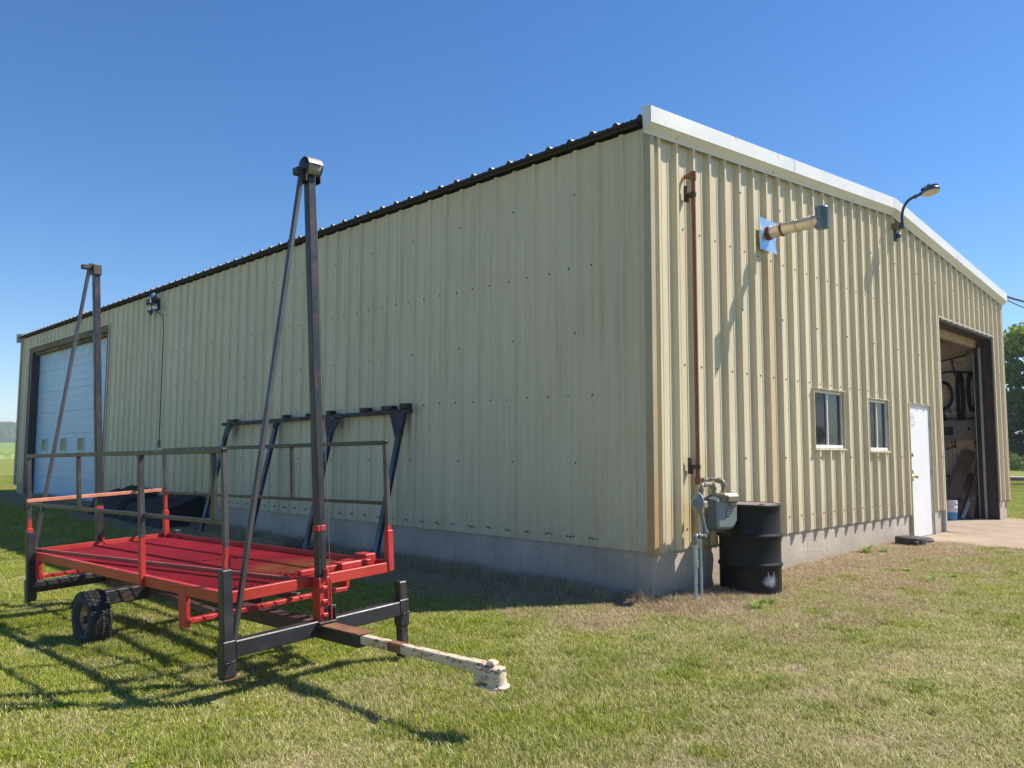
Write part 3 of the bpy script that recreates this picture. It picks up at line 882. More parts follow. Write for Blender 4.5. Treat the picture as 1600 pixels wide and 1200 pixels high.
# red vent pipe on brackets
t = empty('vent_pipe', (.11, .60, 1.1)); tag(t, 'red brown steel gas pipe running up the gable beside the corner', 'pipe')
b = MB()
b.tube([(0, 0, -.03), (0, .0, 3.03)], .021, 12)
for (z0, z1, r) in ((-.05, .02, .032), (2.97, 3.05, .032)): b.tube([(0, 0, z0), (0, 0, z1)], r, 12)
b.tube([(0, 0, 3.02), (-.1, 0, 3.02)], .021, 10); b.tube([(-.02, 0, 3.02), (-.06, 0, 3.02)], .03, 10)
b.build('pipe', M['pipe_red'], t)
for z in (.12, 2.82):
    b = MB(); b.box((-.085, -.03, z-.02), (.0, .03, z+.02), 0, .003); b.box((-.08, -.055, z-.07), (-.05, .0, z+.09), 0, .003); b.tube([(.0, 0, z-.02), (0, 0, z+.02)], .028, 12); b.build('pipe_bracket', M['steel_brown'], t)

# gas meter set
t = empty('gas_meter', (.31, .62, .03)); tag(t, 'grey gas meter with regulator and pipes between the building corner and the black drum', 'gas meter')
rotm = Matrix.Rotation(R(-12), 3, 'Z')
def mp(p): v = rotm @ Vector(p); return (v.x, v.y, v.z)
b = MB()
# body: rounded trapezoid shell extruded along x, with seam flange
def shell(x0, x1, s0, s1, mi=0):
    pr_ = [(-.16, .62), (-.14, .60), (.06, .595), (.11, .62), (.155, .68), (.16, .84), (.14, .90), (.11, .92), (-.11, .92), (-.15, .90), (-.165, .84)]
    c = (0, .76)
    A = [mp((x0, c[0]+(y-c[0])*s0, c[1]+(z-c[1])*s0)) for y, z in pr_]
    Bq = [mp((x1, c[0]+(y-c[0])*s1, c[1]+(z-c[1])*s1)) for y, z in pr_]
    n_ = len(pr_)
    b.add(A+Bq, [(k, (k+1) % n_, n_+(k+1) % n_, n_+k) for k in range(n_)] + [tuple(range(n_-1, -1, -1)), tuple(range(n_, 2*n_))], mi)
shell(-.105, -.0, .88, 1.02); shell(.0, .008, 1.07, 1.07); shell(.008, .105, 1.02, .88); shell(.105, .120, .86, .74, 1)
for k in range(12):
    a = 2*math.pi*k/12; b.lathe([(.006, 0), (.006, .006), (0, .007)], mp((.008, .112*math.cos(a), .76+.145*math.sin(a))), rotm @ Vector((1, 0, 0)), 6, 1)
b.build('meter_body', [M['meter_grey'], M['meter_light']], t)
b = MB(); b.obox(mp((.06, .03, .905)), (.17, .20, .085), rotm, 0, .015); b.obox(mp((.150, .03, .90)), (.04, .15, .06), rotm, 0, .008); b.obox(mp((.12, .06, .85)), (.06, .09, .06), rotm, 0, .012); b.build('index_box', M['pipe_tan'], t)
b = MB(); b.obox(mp((.121, .0, .77)), (.004, .05, .075), rotm, 1); 
for k in range(3): b.obox(mp((.124, .0, .748+k*.022)), (.003, .038, .010), rotm, 0)
b.build('meter_badge', [M['white_splash'], M['black']], t)
b = MB()
# second loop: red pipe -> meter right port ; first loop: regulator -> left port
def bend(pts, r=.021, n=12, col_=.029):
    """pipe run with rounded corners and collars"""
    P = [Vector(p) for p in pts]; out = [P[0]]
    for a, c, e in zip(P, P[1:], P[2:]):
        d0 = (a-c).normalized(); d1 = (e-c).normalized(); rr = .045
        for k in range(5):
            tt = k/4; q = c + d0*rr*(1-tt)**2 + d1*rr*tt**2
            out.append(q)
        for dd in (d0, d1): b.tube([c+dd*.032, c+dd*.058], col_, n)
    out.append(P[-1]); b.tube(out, r, n)
bend([(-.17, .02, 1.06), (-.17, .10, 1.06), (.0, .115, 1.06), (.0, .09, .91)])
bend([(.03, -.34, .84), (.03, -.34, 1.035), (.0, -.07, 1.035), (.0, -.07, .91)])
b.tube([(0, -.07, .90), (0, -.07, .955)], .031, 10); b.tube([(0, .09, .90), (0, .09, .955)], .031, 10)
b.build('meter_piping', M['pipe_tan'], t)
b = MB()
ax = Vector((-.45, -.89, .08)).normalized()
b.lathe([(0, -.035), (.05, -.035), (.085, -.012), (.095, -.004), (.095, .006), (.082, .014), (.05, .03), (.03, .035), (.028, .06), (0, .062)], (.03, -.40, .87), ax, 26)
b.build('regulator', M['meter_light'], t)
b = MB(); b.tube([(.03, -.36, .78), (.03, -.35, .84)], .03, 12); b.obox((.03, -.31, .85), (.06, .08, .07), None, 0, .012); b.build('regulator_body', M['pipe_tan'], t)
b = MB(); bend([(.03, -.36, .80), (.05, -.30, .56), (.03, -.46, .585), (.03, -.46, .40)], .02); b.build('riser_elbow', M['pipe_grey'], t)
b = MB(); b.tube([(.03, -.46, -.1), (.03, -.46, .45)], .017, 10); b.tube([(.03, -.46, .30), (.03, -.46, .36)], .028, 10); b.tube([(.03, -.46, .37), (.03, -.46, .50)], .024, 8); b.build('riser_pipe', M['galv'], t)
b = MB(); b.tube([(-.04, -.25, -.1), (-.04, -.25, .78)], .014, 10); b.build('vent_tube', M['galv'], t)

# steel drum
t = empty('steel_drum', (.37, 1.10, -.02)); tag(t, 'black steel drum with a dusty lid standing against the gable wall', 'drum')
b = MB()
r = .294
prof = [(0, .0), (r-.01, .0), (r+.004, .004), (r+.004, .016), (r-.003, .022)]
def hoop(z): return [(r-.002, z-.03), (r+.001, z-.022), (r+.013, z-.008), (r+.013, z+.008), (r+.001, z+.022), (r-.002, z+.03)]
prof += [(r-.002, .06)] + hoop(.305) + hoop(.58) + [(r-.002, .78), (r-.003, .845), (r+.005, .852), (r+.007, .868), (r+.003, .882), (r-.012, .885), (r-.015, .880)]
b.lathe(prof, (0, 0, 0), (0, 0, 1), 56)
for v_i, v in enumerate(b.v):   # slight dents
    d = .004*noise.noise(Vector((v[0]*6, v[1]*6, v[2]*5)))
    b.v[v_i] = (v[0]*(1+d*2), v[1]*(1+d*2), v[2])
b.build('drum_body', M['drum'], t)
b = MB(); b.lathe([(r-.014, .880), (r-.03, .876), (.1, .878), (0, .879)], (0, 0, 0), (0, 0, 1), 40); b.lathe([(.03, .878), (.03, .886), (0, .886)], (.17, -.05, 0), (0, 0, 1), 12); b.build('drum_lid', M['drum_lid'], t)
# black rubber pads by the door
t = tag(MB().lathe([(0, .125), (.14, .128), (.19, .12), (.20, .105), (.20, .02), (.19, .0), (.17, 0)], (0, 0, 0), (0, 0, 1), 28).box((.10, -.21, -.01), (.16, -.14, .08), 0, .01)
        .build('rubber_pad', M['rubber'], None, (.26, 5.88, gz(.26, 5.88))), 'larger round black rubber pad lying on the dirt in front of the white door', 'rubber pad')
t = tag(MB().lathe([(0, .075), (.09, .077), (.13, .07), (.14, .05), (.14, .0), (.12, 0)], (0, 0, 0), (0, 0, 1), 22)
        .build('rubber_pad', M['rubber'], None, (.30, 6.28, gz(.3, 6.28))), 'smaller black rubber pad behind the larger one at the white door', 'rubber pad')
t.rotation_euler = (R(6), 0, 0)

# ------------------------------------------------------------------ work platform trailer
tr = empty('platform_trailer'); tag(tr, 'red mesh deck platform on a small trailer with two tall black masts and cream tongue', 'trailer')
th, pa, rb = .033, .015, .05
# local (u, v, w): roll about u, pitch about v, heading about z
Mx = Matrix.Translation((-1.677, -3.554, 0)) @ Matrix.Rotation(th, 4, 'Z') @ Matrix.Rotation(-pa, 4, 'Y') @ Matrix.Rotation(rb, 4, 'X')
tr.matrix_world = Mx
L2, W2_, HD, HR = 1.6845, .583, .583, .783
TOP = HD + HR; MID = .965; UM = 1.73; UR = -1.53
# deck channel frame
b = MB()
c_ = .07
b.box((-L2, -W2_, HD-c_), (L2, -W2_+.035, HD-.004), 0, .003)
b.box((-L2, W2_-.006, HD-c_), (L2, W2_, HD+.005), 0, .002); b.box((-L2, W2_-.045, HD-c_), (L2, W2_-.006, HD-c_+.01), 0)
b.box((-L2, -W2_+.035, HD-c_), (-L2+.006, W2_-.006, HD+.004), 0, .002); b.box((-L2+.006, -W2_+.035, HD-c_), (-L2+.045, W2_-.006, HD-c_+.006))
b.box((L2-.035, -W2_+.035, HD-c_+.004), (L2, W2_-.006, HD-.002), 0, .003)
for u in (-.85, 0, .85): b.box((u-.015, -W2_+.035, HD-c_-.004), (u+.015, W2_-.045, HD-c_+.024), 0, .002)
b.build('deck_frame', M['red_orange'], tr)
# expanded metal
b = MB(); zt = HD-.038; sw = .0042; pitch = .040; sl = .42
u = -L2-1.2
while u < L2+1.2:
    for sg in (1, -1):
        v0, v1 = -W2_+.03, W2_-.01
        p0 = [u + sg*sl*v0, v0]; p1 = [u + sg*sl*v1, v1]
        lo, hi = -L2+.006, L2-.03
        def clip(p0, p1):
            a, c = p0[0], p1[0]
            if (a < lo and c < lo) or (a > hi and c > hi): return None
            q0, q1 = list(p0), list(p1)
            for q, o_ in ((q0, q1), (q1, q0)):
                for lim, f in ((lo, lambda x: x < lo), (hi, lambda x: x > hi)):
                    if f(q[0]):
                        tt = (lim-q[0])/(o_[0]-q[0]); q[1] = q[1]+tt*(o_[1]-q[1]); q[0] = lim
            return q0, q1
        r_ = clip(p0, p1)
        if r_:
            (a0, c0), (a1, c1) = r_
            zz = zt + (0 if sg > 0 else .0015)
            b.add([(a0-sw, c0, zz-.006), (a0+sw, c0, zz+.006), (a1+sw, c1, zz+.006), (a1-sw, c1, zz-.006),
                   (a0-sw, c0, zz-.009), (a0+sw, c0, zz+.003), (a1+sw, c1, zz+.003), (a1-sw, c1, zz-.009)],
                  [(0, 1, 2, 3), (7, 6, 5, 4), (1, 5, 6, 2), (0, 3, 7, 4)])
    u += pitch
def deckmat():
    m, nt, p = newmat('deck_mesh_red'); 
    a = noise_tex(nt, 2.4, 6, .65)
    c = ramp(nt, a, [(.3, (.27, .018, .034)), (.7, (.44, .03, .05))])
    o = objz(nt)
    # worn olive patch near the mast
    d = math_(nt, 'SQRT', math_(nt, 'ADD', math_(nt, 'POWER', math_(nt, 'SUBTRACT', o[0], 1.05), 2), math_(nt, 'POWER', math_(nt, 'SUBTRACT', o[1], .28), 2)))
    k = math_(nt, 'MULTIPLY', maprange(nt, d, .42, .1, 0, 1, True), maprange(nt, noise_tex(nt, 5, 5, .7), .35, .6))
    c = mix(nt, math_(nt, 'MULTIPLY', k, .8), c, (.30, .22, .06))
    nt.links.new(c, p.inputs['Base Color']); p.inputs['Roughness'].default_value = .45
    return m
b.build('deck_mesh', deckmat(), tr)
# diagonal tube lying on the deck from rear near corner to the front mast
b = MB(); b.bar((-L2+.02, -W2_+.02, HD+.005), (L2-.05, -.16, HD+.0), .028, .028); b.build('deck_tube', simple('tube_brown_red', (.22, .06, .05), .5, 0, .3, 8, .15), tr)
b = MB(); b.bar((L2-.16, -.02, HD+.0), (L2-.14, .50, HD+.002), .05, .035); b.box((L2-.22, .24, HD-.015), (L2-.08, .40, HD+.03), 0, .006); b.box((L2-.30, W2_-.09, HD-.03), (L2-.16, W2_-.01, HD+.045), 0, .004); b.build('winch_mount', M['red'], tr)
# railings
rt = .0145
def post(u, v, z0, z1, mat, w=.030):
    p_ = MB(); p_.box((u-w/2, v-w/2, z0), (u+w/2, v+w/2, z1), 0, .003)
    return p_.build('rail_post', mat, tr)
vn, vf = -W2_+.012, W2_-.012
b = MB(); b.bar((-L2+.0, vn, TOP), (L2, vn, TOP), .030, .030); b.build('top_rail', M['rail_steel'], tr)
b = MB(); b.bar((-L2+.0, vf, TOP), (L2, vf, TOP), .030, .030); b.build('top_rail', M['rail_steel'], tr)
b = MB(); b.bar((-L2+.015, vn, MID), (L2-.015, vn, MID), .026, .024); b.build('mid_rail', M['rail_steel'], tr)
b = MB(); b.bar((-L2+.015, vf, MID), (L2-.015, vf, MID), .026, .024); b.build('mid_rail', M['rail_steel'], tr)
b = MB(); b.bar((-L2+.0, vn-.02, MID+.026), (-L2+.0, vf+.02, MID+.026), .035, .030); b.build('end_rail', M['rust_orange'], tr)
post(-L2+.0, vn, HD-.01, TOP-.015, M['post']); post(L2-.015, vn, HD-.01, TOP+.012, M['post']); post(-L2+.015, vf, HD-.0, TOP-.015, M['post_red']); post(L2-.015, vf, HD-.01, TOP+.012, M['post'])
p2 = post(.60, vn-.018, HD-.075, TOP-.015, M['post'], .034)
post(-.545, vn, MID+.012, TOP-.015, M['rail_steel'], .028); post(1.548, vn, MID+.012, TOP-.015, M['rail_steel'], .028); post(.53, vf, MID+.012, TOP-.015, M['rail_steel'], .028)
for (u, v, z) in ((-L2, vn, .76), (L2-.015, vf, .79), (-L2+.015, vf, .80)):
    s_ = MB(); s_.box((u-.023, v-.023, HD-.06), (u+.023, v+.023, z), 0, .004); s_.build('post_socket', M['red'], tr)
s_ = MB(); s_.add([(L2-.04, vn-.017, HD), (L2+.012, vn-.017, HD), (L2+.0, vn-.017, .76), (L2-.028, vn-.017, .76), (L2-.04, vn+.02, HD), (L2+.012, vn+.02, HD), (L2+.0, vn+.02, .76), (L2-.028, vn+.02, .76)], [(0, 1, 2, 3), (7, 6, 5, 4), (1, 5, 6, 2), (0, 3, 7, 4)]); s_.build('post_gusset', M['red'], tr)
# U hangers under the deck
def hanger(u, z0, vv0=-W2_-.003, vv1=W2_+.003, wid=.10, barz=.36):
    h = MB(); h.box((u-wid/2, vv1-.028, z0+.04), (u+wid/2, vv1, HD-.02), 0, .003); h.build('deck_hanger', M['red'], tr)
    h = MB(); h.box((u-wid/2, vv0, z0), (u+wid/2, vv0+.028, HD-.02), 0, .003); ho = h.build('deck_hanger', M['red'], tr)
    h = MB(); h.bar((u+.03, vv0+.02, barz), (u+.03, vv1-.02, barz), .05, .028); h.build('slide_bar', M['red'], ho)
hanger(1.15, .325); hanger(-1.45, .36, barz=.385)
# lower chassis
b = MB(); b.box((-1.80, -.045, .225), (1.66, .045, .315), 0, .006); b.build('spine_beam', M['steel_brown'], tr)
b = MB()
for v in (-.30, .30): b.bar((-.9, v*.4, .335), (1.0, v*1.0, .335), .045, .04)
b.build('under_brace', M['steel_brown'], tr)
b = MB(); b.box((-.35, -W2_+.06, .275), (-.25, W2_-.06, .375), 0, .006); b.build('axle_beam', M['steel_black'], tr)
for sgn in (-1, 1):
    w_ = empty('wheel'); w_.parent = tr; cu, cv, cw = -.283, sgn*(.585), .195
    # keep the tyre on the ground although the rig leans
    k = MB(); tw = .075; Rr = .19
    prof = [(.095, -tw*.62), (.10, -tw*.78), (.14, -tw*1.02), (.165, -tw*1.0), (.182, -tw*.86), (.19, -tw*.6), (.192, 0), (.19, tw*.6), (.182, tw*.86), (.165, tw*1.0), (.14, tw*1.02), (.10, tw*.78), (.095, tw*.62)]
    k.lathe(prof, (cu, cv, cw), (0, 1, 0), 48)
    for ring, (yo, wd) in enumerate(((-.060, .020), (-.036, .018), (-.012, .018), (.012, .018), (.036, .018), (.060, .020))):
        for q in range(60):
            a = 2*math.pi*(q+.5*(ring % 2))/60
            rm = Matrix.Rotation(a, 3, 'Y') @ Matrix.Rotation(R(18 if ring % 2 else -18), 3, 'Z')
            c = Matrix.Rotation(a, 3, 'Y') @ Vector((.1935, yo, 0))
            k.obox((cu+c.x, cv+c.y, cw+c.z), (.007, wd, .013), rm, 0, 0)
    k.build('tyre', M['rubber'], w_)
    k = MB(); o_ = sgn
    k.lathe([(.10, -tw*.62), (.10, -.01), (.085, .01), (.05, .012), (.0, .012)] if 0 else [(.105, tw*.66), (.098, tw*.60), (.092, .03), (.075, .012), (.055, .014), (.045, .03), (.03, .032), (0, .034)], (cu, cv, cw), (0, o_, 0), 30)
    k.lathe([(.105, tw*.66), (.098, tw*.60), (.094, -.01), (0, -.012)], (cu, cv, cw), (0, -o_, 0), 24)
    rim = k.build('rim', M['rim'], w_)
    k = MB(); k.lathe([(.028, .0), (.028, .05), (.02, .06), (0, .062)], (cu, cv, cw), (0, o_, 0), 16)
    for q in range(4):
        a = 2*math.pi*q/4+.3; k.lathe([(.008, 0), (.008, .026), (0, .027)], (cu+.062*math.cos(a), cv, cw+.062*math.sin(a)), (0, o_, 0), 6)
    k.build('hub', M['steel_brown'], rim)
    k = MB(); k.box((cu-.035, cv-sgn*.09-.02, .10), (cu+.035, cv-sgn*.09+.02, .36), 0, .004); k.tube([(cu, cv-sgn*.10, cw), (cu, cv, cw)], .02, 10); k.build('axle_stub', M['steel_black'], tr)
# outriggers
def outrigger(u, legs, name='outrigger_beam', zc=.285):
    o = MB(); o.box((u-.036, -.575, zc-.045), (u+.036, .575, zc+.045), 0, .006); o.build(name, M['steel_scuffed'], tr)
    for (v, z0, z1, s0, s1) in legs:
        leg = MB(); leg.box((u-.030, v-.030, z0), (u+.030, v+.030, z1), 0, .006)
        lo_ = leg.build('leg', M['steel_scuffed'], tr)
        s_ = MB(); s_.box((u-.037, v-.037, s0), (u+.037, v+.037, s1), 0, .005)
        s_.tube([(u+.037, v-.01, s0+.085), (u+.075, v-.01, s0+.085)], .011, 8); s_.tube([(u+.062, v-.035, s0+.085), (u+.062, v+.015, s0+.092)], .006, 6); s_.build('leg_sleeve', M['steel_black'], lo_)
        if z0 > .1:
            s_ = MB(); s_.box((u-.036, v-.036, z0-.006), (u+.036, v+.036, z0)); s_.build('foot_plate', M['rust'], lo_)
outrigger(UM, [(-.61, .135, .717, .14, .335), (.61, -.03, .455, .17, .34)])
outrigger(UR, [(-.61, .19, .742, .195, .36), (.61, .15, .62, .19, .36)], zc=.295)
# masts
def mast(u, s):
    m_ = MB(); m_.box((u-.027, -.027, .30), (u+.027, .027, 3.03), 0, .004); mo = m_.build('mast', M['steel_scuffed'], tr)
    r_ = MB(); r_.box((u-.0295, -.0295, .855), (u+.0295, .0295, .89), 0, .003); r_.build('paint_band', M['red'], mo); r_ = MB()
    r_.box((u-.040, -.040, .30), (u+.040, .040, HD+.0), 0, .005); 
    for z in (.36, .44, .52): r_.box((u+.040, -.022, z-.012), (u+.052, .022, z+.012), 0, .004)
    r_.tube([(u+.055, .03, .33), (u+.055, .03, .57)], .007, 6)
    r_.tube([(u+.048, .01, .585), (u+.048, .01, .63)], .014, 8)
    r_.build('mast_sleeve', M['red'], mo)
    br_ = MB(); br_.bar((u, -.055, 3.055), (u, -.565, .33), .026, .030, up=(1, 0, 0)); br_.build('mast_brace', M['brace'], tr)
    c_ = MB(); c_.tube([(u+s*.058, -.02*s+.02, 3.02), (u+s*.052, .035, .36)], .0028, 6); c_.build('winch_cable', M['wire'], tr)
    lk = MB(); lk.box((u-.03+s*.02, -.06, .315), (u+.05+s*.02, .06, .325), 0, .002); lk.box((u+s*.045-.004, .0, .315), (u+s*.045+.004, .07, .41), 0, .002); lk.box((u-.02, .055, .315), (u+.06, .063, .40), 0, .002); lk.build('lock_bracket', M['steel_black'], tr)
    return mo
M['brace'] = red_mat('brace_paint', None, (.065, .052, .055), amt=.3)
mo = mast(UM, 1)
h = MB()   # pulley housing on the front mast
for v in (-.052, .046): 
    h.lathe([(0, 0), (.054, 0), (.054, .006), (0, .006)], (UM+.018, v, 3.085), (0, 1, 0), 24)
    h.box((UM-.035, v, 2.99), (UM+.045, v+.006, 3.07))
h.box((UM-.034, -.10, 3.03), (UM+.02, -.046, 3.075), 0, .005); h.box((UM-.036, -.046, 2.99), (UM-.030, .046, 3.07))
h.build('pulley_bracket', M['steel_black'], mo)
h = MB(); h.lathe([(.0, -.045), (.052, -.045), (.044, -.01), (.044, .01), (.052, .045), (0, .045)], (UM+.018, 0, 3.085), (0, 1, 0), 28)
h.lathe([(.060, -.05), (.060, .05)], (UM+.018, 0, 3.085), (0, 1, 0), 16, 0, True, R(-10), R(170)); h.build('pulley', simple('worn_white_pulley', (.30, .28, .26), .55, .1, .1, 10, .1), mo)
mo = mast(-UM, -1)
h = MB(); h.box((-UM-.038, -.038, 2.98), (-UM+.038, .038, 3.075), 0, .006); h.box((-UM-.034, -.12, 3.03), (-UM+.02, -.04, 3.07), 0, .005); h.lathe([(0, -.02), (.035, -.02), (.035, .02), (0, .02)], (-UM-.045, -.02, 3.06), (0, 1, 0), 18); h.build('mast_cap', M['steel_brown'], mo)
# tongue
b = MB(); b.box((1.66, -.042, .225), (2.14, .042, .305), 0, .005); b.build('tongue_sleeve', M['steel_black'], tr)
b = MB(); b.box((2.10, -.025, .246), (3.13, .025, .294), 0, .005); b.box((3.0, -.029, .242), (3.13, .029, .298), 0, .005); b.build('tongue', M['cream_rust'], tr)
b = MB(); b.box((2.38, -.0262, .2448), (2.50, .0262, .2952), 0, .005); b.box((1.60, -.050, .300), (2.16, .050, .309), 0, .002); b.build('rust_patch', M['rust'], tr)
b = MB()
b.lathe([(0, .290), (.026, .290), (.038, .282), (.044, .265), (.047, .235), (.047, .210), (.050, .203), (.060, .200), (.060, .194), (.040, .193)], (3.185, 0, 0), (0, 0, 1), 26)
b.box((3.06, -.044, .212), (3.185, .044, .285), 0, .008); b.box((3.07, -.056, .194), (3.185, .056, .201), 0, .002)
b.obox((3.16, .0, .300), (.05, .05, .03), Matrix.Rotation(R(8), 3, 'Y'), 0, .008); b.obox((3.218, .0, .272), (.02, .05, .04), Matrix.Rotation(R(20), 3, 'Y'), 0, .004)
b.tube([(3.13, -.064, .235), (3.13, .064, .235)], .010, 8)
b.build('hitch_coupler', M['cream_rust'], tr)

# ------------------------------------------------------------------ rack leaning on the long wall
t = empty('steel_rack', (0, 0, 0)); tag(t, 'dark steel rack frame with four sky-tinted dark legs leaning on the long wall behind the trailer', 'rack')
xt = [-8.30, -6.72, -5.17, -3.62]
b = MB(); b.bar((-8.52, -.085, 1.80), (-3.50, -.085, 1.86), .07, .05); b.build('top_bar', M['rack'], t)
b = MB()
def lerpz(x): return 1.80 + .06*(x+8.52)/5.02
for x, w, h in ((-8.15, .22, .06), (-6.45, .10, .06), (-5.80, .08, .05), (-5.25, .12, .07), (-4.42, .16, .07), (-3.92, .22, .07), (-3.58, .14, .09)):
    h *= .75; b.obox((x, -.10, lerpz(x)+.025+h/2), (w, .10, h), None, 0, .006); b.build('bar_stub', M['rack'], t); b = MB()
for i, x in enumerate(xt):
    zt_ = lerpz(x)
    top = Vector((x, -.10, zt_-.02)); bot = Vector((x-.02, -.50, gz(x, -.50)+.01))
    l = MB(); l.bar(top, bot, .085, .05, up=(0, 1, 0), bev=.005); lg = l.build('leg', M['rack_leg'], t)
    gsz = .30 if i in (1, 3) else .26
    k = MB()
    for (c, d0) in ((top + (bot-top)*.01, 1),):
        dn = (bot-top).normalized()*gsz
        pts = [c+Vector((-gsz*.8 if i else -.05, 0, 0)), c+Vector((gsz*.8 if i < 3 else .06, 0, 0)), c+dn+Vector((.04, 0, 0)), c+dn-Vector((.04, 0, 0))]
        if i == 1: pts = pts = [c+Vector((-.06, 0, 0)), c+Vector((.06, 0, 0)), c+dn*.3+Vector((.04, 0, 0)), c+dn*.3-Vector((.04, 0, 0))]
        k.add([p_+Vector((0, -.03, 0)) for p_ in pts] + [p_+Vector((0, -.015, 0)) for p_ in pts], [(0, 1, 2, 3), (7, 6, 5, 4), (0, 4, 5, 1), (1, 5, 6, 2), (2, 6, 7, 3), (3, 7, 4, 0)])
    k.build('gusset', M['rack'], lg)
    if i >= 2:
        k = MB(); c = bot
        pts = [c+Vector((-.28, 0, .0)), c+Vector((.12, 0, .0)), c+Vector((.05, .10, .30))]
        k.add([p_+Vector((0, -.03, 0)) for p_ in pts] + [p_+Vector((0, -.02, 0)) for p_ in pts], [(0, 1, 2), (5, 4, 3), (0, 3, 4, 1), (1, 4, 5, 2), (2, 5, 3, 0)])
        k.build('foot_gusset', M['rack'], lg)

# black poly covered box at the foot of the wall
b = MB(); nX, nY = 40, 12; vs = []
def tarp_top(fx, fy): return .50 - .16*fy + .05*math.sin(fx*9) + .05*noise.noise(Vector((fx*6, fy*3, 0))) - (.12 if .42 < fx < .5 else 0)
for j in range(nY+1):
    for i in range(nX+1):
        fx_, fy = i/nX, j/nY
        x = -12.6+3.5*fx_; y = -.10-.62*fy
        sag = noise.noise(Vector((fx_*14, fy*5, 3)))*.06
        z = gz(x, y) + tarp_top(fx_, fy) + sag
        if j in (0,): z -= .0
        vs.append((x, y + sag, z))
fs = [(j*(nX+1)+i, (j+1)*(nX+1)+i, (j+1)*(nX+1)+i+1, j*(nX+1)+i+1) for j in range(nY) for i in range(nX)]
b.add(vs, fs, 0, True)
# skirts
fr = [vs[nY*(nX+1)+i] for i in range(nX+1)]
rows_ = [fr] + [[(x+.02*noise.noise(Vector((x*5, k, 0))), y-.03*k+.05*noise.noise(Vector((x*4, k*.7, 2))), gz(x, y)+(z-gz(x, y))*(1-k/5)-.01*k) for (x, y, z) in fr] for k in range(1, 6)]
flat = [p_ for r_ in rows_ for p_ in r_]; n_ = nX+1
b.add(flat, [(j*n_+i, (j+1)*n_+i, (j+1)*n_+i+1, j*n_+i+1) for j in range(5) for i in range(nX)], 0, True)
for e in (0, nX):
    sd = [vs[j*(nX+1)+e] for j in range(nY+1)]; b.add(sd + [(x, y, gz(x, y)-.02) for (x, y, z) in sd], [(j, j+1, nY+2+j, nY+1+j) for j in range(nY)])
tag(b.build('plastic_sheeting', M['tarp']), 'sagging heap of black plastic sheeting on the ground against the long wall', 'plastic sheeting')
# scrap lying in the shade
def scrap(name, a, c, w, h, mat, lab, cat):
    b = MB(); b.bar(a, c, w, h, bev=.006); tag(b.build(name, mat), lab, cat)
z_ = gz(-6.0, -.7)
scrap('timber_block', (-6.35, -.62, z_+.07), (-5.45, -.60, z_+.06), .12, .12, M['wood'], 'short brown timber block lying in the shade under the leaning rack', 'timber')
z_ = gz(-4.3, -.6)
scrap('angle_iron', (-4.75, -.50, z_+.05), (-4.05, -.62, z_+.05), .10, .07, M['pipe_red'], 'rusty red brown angle iron lying in the shade by the foundation', 'scrap metal')

# ------------------------------------------------------------------ inside the open doorway
FZ = .092; WI = WY-.2-.005
t = tag(MB().tube([(-1.9+1.55*k/12, WI-.06, 3.02+.02*math.sin(k)) for k in range(13)], .02, 8).build('hose_bar', M['black']), 'dark horizontal bar on the inner wall from which the hoses hang', 'bar')
def coil(cx, cz, r, nt_, name, lab, thick=.011):
    pts = []
    for k in range(nt_*24+1):
        a = 2*math.pi*k/24; rr = r*(1+.07*math.sin(k*.37)); pts.append((cx+rr*.75*math.cos(a), WI-.06-.012*(k/24), cz+rr*math.sin(a)+.01*math.sin(k*.21)))
    tag(MB().tube(pts, thick, 6, caps=True).build(name, M['black']), lab, 'hose')
coil(-1.04, 2.55, .28, 6, 'hose_coil', 'black air hose coiled in a round hank on the inner wall')
def loops(x0, z0, z1, w, name, lab):
    b = MB()
    for k in range(3):
        dx = k*.035; pts = []
        for a in range(0, 25):
            tt = a/24*math.pi*2
            pts.append((x0+dx+w*math.sin(tt)*.5, WI-.05-.03*k, (z0+z1)/2 + (z0-z1)/2*math.cos(tt)))
        b.tube(pts, .013, 6)
    tag(b.build(name, M['black']), lab, 'hose')
loops(-.72, 3.02, 1.95, .10, 'hanging_hose', 'thick black hose hanging in a long narrow loop left of the door track')
loops(-.50, 3.00, 2.20, .14, 'hanging_hose', 'black hose hanging in a shorter wider loop next to the door track')
arch = [(-1.7+1.2*math.sin(a)*.95, WI-.06, 3.04+.22*math.sin(a*1.0+.0)+.1) for a in [R(x) for x in range(0, 140, 10)]]
tag(MB().tube(arch+[(arch[-1][0]+.05, WI-.06, 2.95)], .015, 8).build('arched_hose', M['black']), 'black hose arching over the bar on the inner wall', 'hose')
t = empty('wall_cabinet', (-.8, WI-.14, 1.82)); tag(t, 'grey wall shelf box with a dark opening on the inner wall', 'cabinet')
b = MB()
for lo, hi in (((-.55, -.13, -.18), (.55, .13, -.15)), ((-.55, -.13, .17), (.55, .13, .20)), ((-.55, -.13, -.15), (-.52, .13, .17)), ((.52, -.13, -.15), (.55, .13, .17)), ((.0, -.13, -.15), (.03, .13, .17)), ((-.52, .11, -.15), (.52, .13, .17)), ((.03, -.128, -.15), (.52, -.11, .17)), ((-.52, -.128, .08), (0, -.11, .17)), ((-.52, -.128, -.15), (0, -.11, -.09))):
    b.box(lo, hi, 0, .002)
b.build('cabinet_body', M['greybox'], t)
b = MB(); b.lathe([(0, .0), (.03, .0), (.03, .02), (0, .02)], (.3, -.13, .03), (0, -1, 0), 10); b.build('knob', M['black'], t)
b = MB(); b.lathe([(0, 0), (.09, 0), (.10, .04), (.085, .13), (.04, .18), (0, .185)], (-.25, 0, .2), (0, 0, 1), 20)
o_ = b.build('hard_hat', M['black'], None, (-.8, WI-.14, 1.82)); tag(o_, 'dark rounded helmet sitting on top of the wall shelf box', 'helmet')
